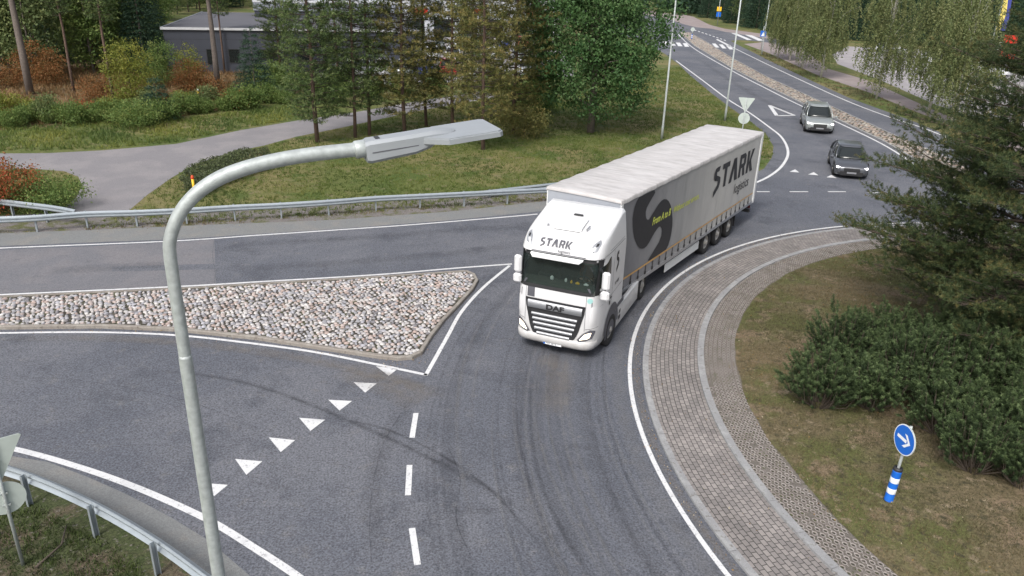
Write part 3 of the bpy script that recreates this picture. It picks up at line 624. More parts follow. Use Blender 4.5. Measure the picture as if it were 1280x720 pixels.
# visor board, roof lamps, hatch
m = MB(); rows = []
for i, (dz, do) in enumerate([(3.0, .015), (2.985, .09), (2.93, .16), (2.90, .165), (2.905, .145), (2.955, .04)]):
    rows.append([(cabfront(y, 3.0, 0)[0]+do-.0, y, dz-.05*abs(y/.85)**4*0) for y in np.linspace(-.80+.08*(i in (2, 3, 4)), .72-.08*(i in (2, 3, 4)), 20)])
m.grid(rows); m.build('sun_visor', M['whiteplastic'], cab, True)
m = MB(); patch_front(m, 3.035, 3.06, .78, .012, 1, 16, -.02); m.build('visor_gap', M['darkgrey'], cab, True)
for sg in (-1, 1):
    P = [(sg*.80, 3.17), (sg*1.02, 3.22), (sg*1.07, 3.40), (sg*1.0, 3.46), (sg*.88, 3.38)]
    m = MB(); poly_front(m, P, .012, 6); o = m.build('roof_lamp', M['silver'], cab, True)
    m = MB(); poly_front(m, [(sg*.85, 3.2), (sg*.93, 3.2), (sg*.95, 3.28), (sg*.87, 3.28)], .018); poly_front(m, [(sg*.95, 3.33), (sg*1.01, 3.34), (sg*1.02, 3.40), (sg*.96, 3.40)], .018); m.build('lamp_reflector', M['black'], o, True)
    m = MB(); poly_front(m, [(sg*.83, 3.185), (sg*.9, 3.19), (sg*.98, 3.31), (sg*.93, 3.33)], .022); m.build('lamp_reflector', M['signwhite'], o, True)
def rooftop(x): return np.interp(x, [-2.2, -2.1, -1.9, -1.62, -1.3, -.98, -.68, -.44, -.26], [3.87, 3.84, 3.79, 3.72, 3.65, 3.58, 3.5, 3.42, 3.3])
m = MB(); m.grid([[(x, y, rooftop(x)+dz) for y in np.linspace(-.42, .38, 6)] for x, dz in [(-1.42, .03), (-1.38, .06), (-.80, .06), (-.76, .035), (-.745, .0)]][::-1]); m.box(-1.40, -.78, -.43, -.41, 3.5, 3.58); 
m.build('roof_hatch', M['whiteplastic'], cab)
m = MB(); m.box(-1.66, -1.56, -.14, .14, 3.725, 3.765, .02); m.box(-.765, -.74, -.40, .36, 3.50, 3.53); m.build('roof_vent', M['black'], cab)
m = MB(); m.tube([(-.85, .52, 3.5), (-.85, .52, 3.62), (-1.0, .55, 3.66)], .022, 6); m.tube([(-.85, -.62, 3.5), (-.85, -.62, 3.6)], .03, 8); m.build('roof_horn', M['silver'], cab)
# word mark on the roof front
fr = lambda off: (lambda u, v: cabfront(u, v, off))
m = MB(); wordmark(m, 'STARK', -.60, 3.205, .165, fr(.022), sx=1.42, gap=.10); put_text(m, 'logistics', -.04, 3.09, .115, fr(.02), bold=.001, sx=1.0); m.build('lettering', M['darkgrey'], cab)
# grille
gh = lambda z: float(np.interp(z, [.56, .62, .85, 1.2, 1.42, 1.68], [.50, .60, .72, .80, .86, .88]))
m = MB(); patch_front(m, .56, 1.68, gh, .014, 10, 24); gr = m.build('grille', M['black'], truck, True)
for z in (.655, .795, .935, 1.075, 1.215):
    m = MB(); h = gh(z)-.13; rows = []
    for dz, of in [(-.012, .02), (-.03, .05), (.018, .062), (.045, .035), (.05, .02)]: rows.append([cabfront(y, z+dz, of) for y in np.linspace(-h, h, 20)])
    m.grid(rows); m.build('slat', M['silver'], gr, True)
m = MB(); rows = []
for z, of in [(1.385, .02), (1.40, .05), (1.60, .055), (1.62, .02)]: rows.append([cabfront(y, z, of) for y in np.linspace(-.80, .80, 20)])
m.grid(rows); m.build('badge_bar', M['silver'], gr, True)
m = MB(); put_text(m, 'DAF', -.25, 1.425, .21, fr(.062), bold=.010, sx=1.35); m.build('badge', M['black'], gr)
# black strip left of the grille top, round sticker, panel joints
m = MB(); poly_front(m, [(-.84, 1.70), (-.62, 1.70), (-.62, 2.0), (-.84, 2.0)], .004); m.build('badge_panel', M['darkgrey'], cab, True)
M['teal'] = plain('teal_sticker', (.35, .62, .60), .5)
m = MB(); m.add([cabfront(.98+.075*math.cos(a), 1.86+.075*math.sin(a), .004) for a in np.linspace(0, 2*math.pi, 18, endpoint=False)], [tuple(range(18))]); m.build('sticker', M['teal'], cab)
m = MB()
for y in (-.885, .885): poly_front(m, [(y-.006, .95), (y+.006, .95), (y+.006, 1.98), (y-.006, 1.98)], .003)
poly_front(m, [(.90, 1.00), (1.19, 1.04), (1.19, 1.055), (.90, 1.015)], .003); poly_front(m, [(-.90, 1.00), (-1.19, 1.04), (-1.19, 1.055), (-.90, 1.015)], .003)
for sg in (1,-1):
    for P in [[(-1.28, 1.15), (-1.265, 1.15), (-1.265, 3.0), (-1.28, 3.0)], [(-.10, 1.15), (-.085, 1.15), (-.085, 2.2), (-.10, 2.2)], [(-2.3, 3.03), (-.3, 3.02), (-.3, 3.035), (-2.3, 3.045)], [(-2.3, 3.1), (-.9, 3.09), (-.9, 3.10), (-2.3, 3.11)], [(-2.3, 1.72), (-.1, 1.62), (-.1, 1.632), (-2.3, 1.735)]]: poly_side(m, P, .003, sg)
m.build('panel_gap', M['darkgrey'], cab, True)
for sg in (-1, 1):
    m = MB(); poly_front(m, [(sg*.70, .68), (sg*.78, .63), (sg*1.10, .73), (sg*1.17, .95), (sg*1.04, 1.01), (sg*.86, .89)], .03); hl = m.build('headlight', M['darkgrey'], truck, True)
    m = MB(); poly_front(m, [(sg*.78, .69), (sg*1.04, .765), (sg*1.08, .92), (sg*.92, .88)], .04); m.build('lamp', M['headlamp'], hl, True)
    m = MB(); poly_front(m, [(sg*.80, .455), (sg*1.08, .475), (sg*1.06, .53), (sg*.84, .51)], .008); m.build('fog_lamp', M['darkgrey'], truck, True)
    m = MB(); rows = []
    for t in np.linspace(0, 1, 6): rows.append([cabfront(sg*y, 1.08+.62*t, .05*math.sin(math.pi*min(1, max(0, (y-1.0)/.2)))*(1 if 0 < t < 1 else 0)) for y in (1.0, 1.04, 1.1, 1.16, 1.2)])
    m.grid(rows); m.build('corner_deflector', M['white'], cab, True)
# plate
m = MB(); m.box(.035, .052, -.27, .27, .36, .47); pl = m.build('number_plate', M['signwhite'], truck)
m = MB(); m.box(.0525, .0545, -.268, -.215, .362, .468); m.build('plate_band', M['blue'], pl)
m = MB(); put_text(m, '707 BTL', -.20, .378, .105, lambda u, v: (.0555, u, v), bold=.001, sx=.92); m.build('plate_text', M['black'], pl)
# bumper lip
m = MB(); rows = []
for z, of in [(.34, .0), (.36, .05), (.44, .07), (.60, .055), (.64, .0)]: rows.append([cabfront(y, z, of) for y in np.linspace(-1.19, 1.19, 40)])
m.grid(rows); m.build('bumper', M['white'], truck, True)
# side windows, door handle, side S, wheel arch, steps
for sg in (1, -1):
    m = MB(); poly_side(m, [(-.16, 2.05), (-.20, 2.90), (-.95, 2.92), (-1.02, 2.25), (-.62, 2.12)], .008, sg); m.build('side_window', M['darkglass'], cab, True)
    m = MB(); poly_side(m, [(-1.05, 1.60), (-1.22, 1.60), (-1.22, 1.66), (-1.05, 1.66)], .02, sg); poly_side(m, [(-.28, 1.98), (-.62, 2.02), (-.62, 2.06), (-.28, 2.03)], .02, sg); poly_side(m, [(-1.02, 1.42), (-1.14, 1.42), (-1.14, 1.54), (-1.02, 1.54)], .012, sg); m.build('door_handle', M['black'], cab, True)
    m = MB(); arch = []; n = 14; rows = [[], []]
    for k in range(n+1):
        a = math.pi*(k/n)*1.0; c, s = math.cos(a), math.sin(a)
        rows[0].append((-1.42+.56*c, sg*1.256, .56+.56*s)); rows[1].append((-1.42+.70*c, sg*1.256, .56+.78*s))
    m.grid(rows if sg > 0 else rows[::-1]); m.box(-2.66, -1.98, min(sg*1.15, sg*1.256), max(sg*1.15, sg*1.256), .95, 1.12, .02)
    m.add([(-1.42+.56*math.cos(a), sg*1.2505, .56+.56*math.sin(a)) for a in np.linspace(0, math.pi, 16)]+[(-1.98, sg*1.2505, .36), (-.86, sg*1.2505, .36)], [tuple(range(18)) if sg > 0 else tuple(range(18))[::-1]])
    m.build('wheel_arch', M['darkgrey'], truck)
    m = MB(); m.box(-4.55, -2.02, min(sg*1.10, sg*1.235), max(sg*1.10, sg*1.235), .26, .93, .04); sk = m.build('side_skirt', M['white'], truck)
    for x in (-2.35,):
        for z in (.52, .72):
            m = MB(); y = sg*1.237; m.box(x-.09, x+.09, min(y, y+sg*.008), max(y, y+sg*.008), z-.06, z+.06); m.build('foot_hole', M['black'], sk)
# S mark on the cab side, with the faint word under it
SG = lambda u, v: cabside(-1.28-u, v, .008, 1)
m = MB(); m2 = GL['S'][1]
for P in m2: m.add([SG(.34-.0+(a-.31)*.42, 2.62+(b-.5)*.50) for a, b in P], [tuple(range(len(P)))])
put_text(m, 'XF 480', .22, 1.86, .14, SG, bold=.002, slope=.04); m.build('lettering', M['black'], cab)
# mirrors
for sg in (1, -1):
    m = MB(); y = sg*1.43 if sg > 0 else -1.17; q = 0 if sg > 0 else -.16
    m.box(.02+q, .16+q, min(y-.11, y+.11), y+.11, 2.34, 2.84, .05); m.box(.02+q, .18+q, y-.12, y+.12, 2.04, 2.30, .05); mi = m.build('mirror', M['white'], truck)
    m = MB(); m.tube([(-.25, sg*1.18, 2.75), (.08+q, y-.02*sg, 2.70)], .025, 6); m.tube([(-.25, sg*1.2, 2.1), (.08+q, y, 2.15)], .035, 6); m.build('mirror_arm', M['black'], mi)
    m = MB(); m.box(.008+q, .018+q, y-.09, y+.09, 2.38, 2.80); m.box(.008+q, .018+q, y-.10, y+.10, 2.07, 2.27); m.build('mirror_glass', M['darkglass'], mi)
# chassis, tanks, fifth wheel, rear mudguards
m = MB()
for sg in (1, -1): m.box(-6.1, -1.0, sg*.38-.05, sg*.38+.05, .78, 1.02)
m.box(-4.4, -2.6, -1.1, 1.1, .35, .86, .05); m.box(-5.6, -4.4, -.35, .35, 1.02, 1.16); m.box(-6.15, -6.0, -.9, .9, .75, .95); m.box(-2.6, -.2, -1.1, 1.1, .35, 1.0, .04)
m.box(-2.62, -2.46, -.9, .9, .95, 2.4, .05)
m.build('chassis', M['chassis'], truck)
m = MB()
for sg in (1, -1):
    y0, y1 = (.62, 1.23) if sg > 0 else (-1.23, -.62)
    rows = [[(-5.22+.6*math.cos(a), y, .52+.56*math.sin(a)) for y in (y0, y1)] for a in np.linspace(.15, math.pi-.15, 12)]; m.grid(rows)
m.build('rear_mudguard', M['black'], truck)
def make_wheel(name, parent, x, yout, sg, r=.5, w=.30, rimc='rim', rad=.285):
    """axle along y, outer face at yout on side sg"""
    f = lambda a, y, b: (x+a, yout-sg*y, r+b)
    ty = MB(); ty.lathe([(rad, .045), (rad+.03, .01), (r-.05, .0), (r-.012, .03), (r, .07), (r, w-.07), (r-.012, w-.03), (r-.05, w), (rad, w-.02)], 28, f)
    if sg > 0: ty.f = [q[::-1] for q in ty.f]
    wh = thing(name, None, None, (0, 0, 0)); wh.parent = parent
    t_ = ty.build('tyre', M['rubber'], wh, True); rm = MB()
    rm.lathe([(rad, .05), (rad-.03, .03), (rad-.05, .09), (rad*.62, .13), (rad*.5, .06), (rad*.36, .035), (rad*.3, -.01), (rad*.12, -.03), (.001, -.03)], 28, f)
    if sg > 0: rm.f = [q[::-1] for q in rm.f]
    for k in range(10):
        a = 2*math.pi*k/10; c = f(rad*.78*math.cos(a), .10, rad*.78*math.sin(a)); rm.box(c[0]-.018, c[0]+.018, c[1]-.02, c[1]+.02, c[2]-.018, c[2]+.018)
    rm.build('rim', M[rimc], wh, True); return wh
for sg in (1, -1):
    make_wheel('wheel', truck, -1.42, sg*1.262, sg, .50, .32); make_wheel('wheel', truck, -5.22, sg*1.23, sg, .50, .58)
# driver seen through the windscreen
dr = thing('person', None, None); bpy.data.objects.remove(dr)
def skin_body(name, joints, edges, mat, parent, sub=2):
    me = bpy.data.meshes.new(name); me.from_pydata([j[0] for j in joints], edges, []); o = link(name, me, parent)
    sk_ = o.modifiers.new('s', 'SKIN'); lay = me.skin_vertices[0] if me.skin_vertices else None
    if lay is None:
        bm_ = __import__('bmesh').new(); bm_.from_mesh(me); ly = bm_.verts.layers.skin.verify(); bm_.to_mesh(me); bm_.free(); lay = me.skin_vertices[0]
    for i, j in enumerate(joints): lay.data[i].radius = (j[1], j[1] if len(j) < 3 else j[2])
    lay.data[0].use_root = True
    ss = o.modifiers.new('u', 'SUBSURF'); ss.levels = ss.render_levels = sub
    dg = bpy.context.evaluated_depsgraph_get(); nm = bpy.data.meshes.new_from_object(o.evaluated_get(dg)); o.modifiers.clear(); o.data = nm; nm.materials.clear(); nm.materials.append(mat)
    nm.polygons.foreach_set('use_smooth', np.ones(len(nm.polygons), bool)); return o
M['skin'] = plain('skin', (.50, .30, .21), .6); M['shirt'] = plain('driver_shirt', (.16, .07, .035), .9, noise=.3); M['hair'] = plain('hair', (.06, .04, .025), .8, noise=.3)
XY = (-1.12, .65)
J = [((-1.12, .65, 2.02), .15, .12), ((-1.14, .65, 2.28), .17, .12), ((-1.15, .65, 2.50), .17, .10), ((-1.13, .65, 2.60), .06), ((-1.12, .65, 2.68), .055), ((-1.09, .65, 2.78), .095, .10), ((-1.09, .65, 2.87), .075),
     ((-1.13, .86, 2.50), .065), ((-.98, .92, 2.28), .05), ((-.72, .80, 2.24), .036), ((-.63, .76, 2.26), .04),
     ((-1.13, .44, 2.50), .065), ((-.98, .38, 2.28), .05), ((-.72, .50, 2.24), .036), ((-.63, .54, 2.26), .04),
     ((-.75, .76, 2.02), .09), ((-.70, .78, 1.70), .06), ((-.75, .54, 2.02), .09), ((-.70, .52, 1.70), .06)]
E_ = [(0, 1), (1, 2), (2, 3), (3, 4), (4, 5), (5, 6), (2, 7), (7, 8), (8, 9), (9, 10), (2, 11), (11, 12), (12, 13), (13, 14), (0, 15), (15, 16), (0, 17), (17, 18)]
# a person is inside the cab: a thing of its own
drv = thing('person', 'driver in a brown shirt sitting at the wheel of the white lorry', 'person', (FX, FY, 0), FA)
b_ = skin_body('body', J, E_, M['shirt'], drv)
hd = MB()
rows = []
for i in range(9):
    ph = -math.pi/2+math.pi*i/8; row = []
    for k in range(13):
        a = 2*math.pi*k/12; rr = math.cos(ph); x = .10*rr*math.cos(a); y = .082*rr*math.sin(a); z = .125*math.sin(ph)
        if abs(a) < .3 or abs(a-2*math.pi) < .3: x += .022*max(0, 1-abs(z+.01)/.05)
        row.append((-1.085+x, .65+y, 2.795+z))
    rows.append(row)
hd.grid(rows); hd.build('head', M['skin'], drv, True)
hr = MB(); rows = []
for i in range(6):
    ph = .25+(math.pi/2-.25)*i/5; rows.append([(-1.095+.108*math.cos(ph)*math.cos(a)-.008, .65+.09*math.cos(ph)*math.sin(a), 2.80+.135*math.sin(ph)) for a in np.linspace(0, 2*math.pi, 13)])
hr.grid(rows); hr.build('hair', M['hair'], drv, True)
for sg in (1, -1):
    h = MB(); y = .65+sg*.13
    h.box(-.665, -.61, y-.04, y+.04, 2.21, 2.27, .015)
    for k in range(4): h.tube([(-.62, y-.034+k*.021, 2.25), (-.585, y-.034+k*.021, 2.27), (-.575, y-.034+k*.021, 2.24)], .0095, 6)
    h.tube([(-.65, y-sg*.035, 2.25), (-.62, y-sg*.055, 2.28)], .011, 6); h.build('hand', M['skin'], drv, True)

# ---------------------------------------------------------------- semi-trailer
TX, TY, TA = 2.06, 22.35, R(-123.28)
def tl(u, v): return (u, v)
ca, sa = math.cos(TA-FA), math.sin(TA-FA); dx, dy = TX-FX, TY-FY
lx = dx*math.cos(FA)+dy*math.sin(FA); ly = -dx*math.sin(FA)+dy*math.cos(FA)
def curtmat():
    m, t, b = newmat('grey_tarpaulin'); N = t.nodes; L = t.links; setp(b, Roughness=.55)
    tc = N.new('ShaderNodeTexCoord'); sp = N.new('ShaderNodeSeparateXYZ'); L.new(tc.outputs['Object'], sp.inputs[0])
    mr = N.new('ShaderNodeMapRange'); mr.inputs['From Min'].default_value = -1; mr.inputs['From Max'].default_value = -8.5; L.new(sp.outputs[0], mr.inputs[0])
    r = ramp(N, [(0, (.20, .20, .215)), (.5, (.33, .33, .335)), (1, (.52, .51, .49))]); L.new(mr.outputs[0], r.inputs[0])  # tarpaulin grey grows paler from the front end to the rear
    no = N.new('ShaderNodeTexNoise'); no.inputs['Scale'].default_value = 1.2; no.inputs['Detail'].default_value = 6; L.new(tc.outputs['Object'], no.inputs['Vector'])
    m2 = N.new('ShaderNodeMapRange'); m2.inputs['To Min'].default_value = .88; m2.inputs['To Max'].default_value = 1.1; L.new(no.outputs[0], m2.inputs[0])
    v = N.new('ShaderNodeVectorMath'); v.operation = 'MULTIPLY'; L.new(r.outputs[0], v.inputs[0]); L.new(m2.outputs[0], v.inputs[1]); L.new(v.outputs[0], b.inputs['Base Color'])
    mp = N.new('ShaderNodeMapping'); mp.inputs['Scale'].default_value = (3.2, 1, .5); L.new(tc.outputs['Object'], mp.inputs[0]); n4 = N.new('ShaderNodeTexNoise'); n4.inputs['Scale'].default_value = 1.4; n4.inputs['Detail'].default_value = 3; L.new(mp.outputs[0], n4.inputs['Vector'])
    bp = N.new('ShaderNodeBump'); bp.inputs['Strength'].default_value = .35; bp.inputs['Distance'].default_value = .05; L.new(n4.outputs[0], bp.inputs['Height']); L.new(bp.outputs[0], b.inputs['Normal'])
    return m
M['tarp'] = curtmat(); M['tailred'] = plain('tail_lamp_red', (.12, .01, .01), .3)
M['trailer_front'] = plain('trailer_panel', (.36, .38, .42), .5, noise=.1)
def roofmat():
    m, t, b = newmat('tarpaulin_roof'); N = t.nodes; L = t.links; setp(b, Roughness=.6); tc = N.new('ShaderNodeTexCoord')
    mp = N.new('ShaderNodeMapping'); mp.inputs['Scale'].default_value = (3.5, .7, 1); L.new(tc.outputs['Object'], mp.inputs[0]); no = N.new('ShaderNodeTexNoise'); no.inputs['Scale'].default_value = 1.5; no.inputs['Detail'].default_value = 9; no.inputs['Roughness'].default_value = .7; L.new(mp.outputs[0], no.inputs['Vector'])
    r = ramp(N, [(.28, (.36, .345, .335)), (.5, (.50, .48, .475)), (.7, (.60, .585, .58))]); L.new(no.outputs[0], r.inputs[0]); L.new(r.outputs[0], b.inputs['Base Color']); return m
M['roof'] = roofmat()
bx = MB(); bx.box(-13.6, 0, -1.24, 1.24, 1.0, 3.93); trl = bx.build('trailer', M['trailer_front'], truck); trl.location = (lx, ly, 0); trl.rotation_euler = (0, 0, TA-FA)
tb = lambda m, n, mt, sm=False, p=None: m.build(n, M[mt], p or trl, sm)
m = MB(); nx = 14; nk = 6
rows = []
for x, dz in [(.03, -.10), (.03, -.02), (.0, .0)]+[(-13.6*i/60, .012*math.cos(i*math.pi/2)) for i in range(1, 60)]+[(-13.6, 0), (-13.63, -.02), (-13.63, -.12)]:
    rows.append([(x, y, 3.985+dz+d2) for y, d2 in [(-1.285, -.14), (-1.285, -.03), (-1.26, -.0), (-.6, .012), (0, .016), (.6, .012), (1.26, .0), (1.285, -.03), (1.285, -.14)]])
m.grid(rows); tb(m, 'roof', 'roof', True)
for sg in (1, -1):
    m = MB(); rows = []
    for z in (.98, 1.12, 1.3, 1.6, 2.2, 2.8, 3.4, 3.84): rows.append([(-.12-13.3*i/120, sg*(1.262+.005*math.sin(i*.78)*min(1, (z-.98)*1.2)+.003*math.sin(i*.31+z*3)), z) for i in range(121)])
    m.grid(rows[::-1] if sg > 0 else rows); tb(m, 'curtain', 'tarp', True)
    m = MB(); y0, y1 = (1.235, 1.282) if sg > 0 else (-1.282, -1.235)
    m.box(-13.58, -.02, y0, y1, .86, .985); m.box(-13.58, -.02, y0, y1+.0*sg, 3.845, 3.875)
    tb(m, 'side_rail', 'silver')
    m = MB(); m.box(-13.62, -13.42, y0, y1+.012, .86, 3.9, .01); m.box(-.14, 0, y0, y1+.004, .9, 3.86, .01); tb(m, 'corner_post', 'whiteplastic')
M['orange'] = plain('reflective_tape', (.62, .36, .12), .5, noise=.15); M['lime'] = plain('lime_print', (.62, .68, .12), .5, noise=.05)
M['ink'] = plain('dark_print', (.028, .028, .034), .55, noise=.15)
TS = lambda off: (lambda u, v: (-u, 1.272+off, v))
m = MB(); m.add([TS(.002)(.2, 1.30), TS(.002)(13.3, 1.33), TS(.002)(13.3, 1.38), TS(.002)(.2, 1.36)], [(0, 1, 2, 3)]); tb(m, 'reflective_strip', 'orange')
for k in range(24):
    m = MB(); u = .55+k*.555; 
    if u > 13.2: break
    m.add([TS(.006)(u-.035, .93), TS(.006)(u+.03, .93), TS(.006)(u+.065, 1.30), TS(.006)(u, 1.30)], [(0, 1, 2, 3)]); m.box(-u-.04, -u+.04, 1.275, 1.30, 1.0, 1.1); tb(m, 'strap', 'black')
# traced outline of the big S, as it is printed on the curtain
f2 = np.array([math.cos(TA), math.sin(TA)]); l2 = np.array([-f2[1], f2[0]]); P2 = np.array([TX, TY])+1.275*l2
def onside(px, py):
    rr = ray(px, py); t = (P2@l2)/(rr[:2]@l2); X = C0+t*rr; return (-(X[:2]-P2)@f2, min(3.82, max(1.38, X[2])))
Spx = [(218, 0), (200, 30), (185, 60), (172, 95), (165, 130), (160, 170), (160, 210), (163, 260), (168, 290), (177, 318), (190, 345), (203, 360), (217, 365), (232, 362), (247, 350), (262, 328), (280, 296), (300, 260), (318, 235), (328, 224), (337, 222), (344, 231), (347, 250), (343, 282), (328, 322), (290, 385), (258, 437), (262, 446), (320, 412), (372, 382), (388, 342), (400, 300), (408, 260), (414, 215), (415, 170), (411, 120), (405, 90), (392, 60), (378, 47), (360, 46), (343, 57), (325, 80), (300, 120), (278, 155), (264, 176), (255, 179), (247, 170), (243, 152), (243, 125), (250, 100), (268, 66), (290, 28), (303, 4), (300, -14)]
Suv = [onside(760+a/5.145, 240+b/5.145) for a, b in Spx]
from mathutils.geometry import tessellate_polygon
def flatpoly(m, P, f):
    tr = tessellate_polygon([[Vector((a, b, 0)) for a, b in P]]); fs = []
    for t in tr:
        a, b, c = [P[i] for i in t]; cr = (b[0]-a[0])*(c[1]-a[1])-(b[1]-a[1])*(c[0]-a[0])
        if abs(cr) > 1e-9: fs.append(tuple(t) if cr > 0 else tuple(t)[::-1])
    m.add([f(a, b) for a, b in P], fs)
m = MB(); flatpoly(m, Suv, TS(.004)); tb(m, 'emblem', 'ink')
m = MB(); wordmark(m, 'STARK', 7.90, 2.50, .95, TS(.004), sx=1.30, gap=.10); put_text(m, 'logistics', 10.55, 1.90, .60, TS(.004), bold=.002, sx=.98); tb(m, 'lettering', 'ink')
m = MB(); put_text(m, 'From A to B', 2.42, 2.62, .34, TS(.009), bold=.012, sx=.84, shear=.2); put_text(m, 'Without cost errors.', 4.12, 2.62, .31, TS(.009), bold=.006, sx=.90, shear=.2); tb(m, 'slogan', 'lime')
# front bulkhead fittings
m = MB()
for k in range(16): m.box(.005, .02, -1.14+k*.145, -1.07+k*.145, 3.76, 3.83)
tb(m, 'bulkhead_louvre', 'darkgrey')
# underframe
m = MB()
for sg in (1, -1): m.box(-13.4, -.3, sg*.45-.06, sg*.45+.06, .95, 1.0+.0); m.box(-12.9, -3.5, sg*.45-.05, sg*.45+.05, .62, .95)
for x in (-1, -3, -5, -7, -9, -11, -13): m.box(x-.05, x+.05, -1.2, 1.2, .88, .99)
m.box(-13.55, -13.4, -1.2, 1.2, .42, .56); m.box(-13.5, -13.42, -.9, -.8, .5, .95); m.box(-13.5, -13.42, .8, .9, .5, .95)
for x in (-8.1, -9.41, -10.72): m.box(x-.07, x+.07, -1.0, 1.0, .42, .56); m.box(x-.45, x+.05, .44, .56, .4, .7); m.box(x-.45, x+.05, -.56, -.44, .4, .7)
m.box(-4.9, -4.2, -.6, .6, .5, .85, .05)
tb(m, 'underframe', 'chassis')
for sg in (1, -1):
    m = MB(); y = sg*.85; m.box(-2.95, -2.80, y-.07, y+.07, .25, .95, .02); m.box(-3.02, -2.73, y-.13, y+.13, .19, .25); tb(m, 'landing_leg', 'chassis')
    m = MB(); y0, y1 = (1.17, 1.20) if sg > 0 else (-1.20, -1.17); m.box(-7.35, -4.15, y0, y1, .42, .74, .01); g_ = tb(m, 'side_guard', 'whiteplastic')
    m = MB(); 
    for x in (-4.6, -5.8, -7.0): m.box(x-.03, x+.03, min(sg*1.12, sg*1.165), max(sg*1.12, sg*1.165), .45, .9)
    tb(m, 'guard_bracket', 'black')
    for x in (-8.1, -9.41, -10.72): make_wheel('wheel', trl, x, sg*1.235, sg, .48, .36, 'rim', .27)
    m = MB(); y0, y1 = (.85, 1.22) if sg > 0 else (-1.22, -.85)
    m.grid([[(-9.41+1.95*math.cos(a)*(1), y, .62+.40*math.sin(a)**.5) for y in (y0, y1)] for a in np.linspace(.05, math.pi-.05, 16)]); m.box(-11.45, -11.42, y0, y1, .3, .75); tb(m, 'mudguard', 'black')
    m = MB(); m.box(-13.57, -13.54, sg*1.0-.18, sg*1.0+.18, .58, .72); tb(m, 'tail_lamp', 'tailred')
m = MB(); m.box(-13.625, -13.60, -1.22, 1.22, 1.0, 3.86); m.box(-13.64, -13.62, -.02, .02, 1.0, 3.86); tb(m, 'rear_door', 'whiteplastic')

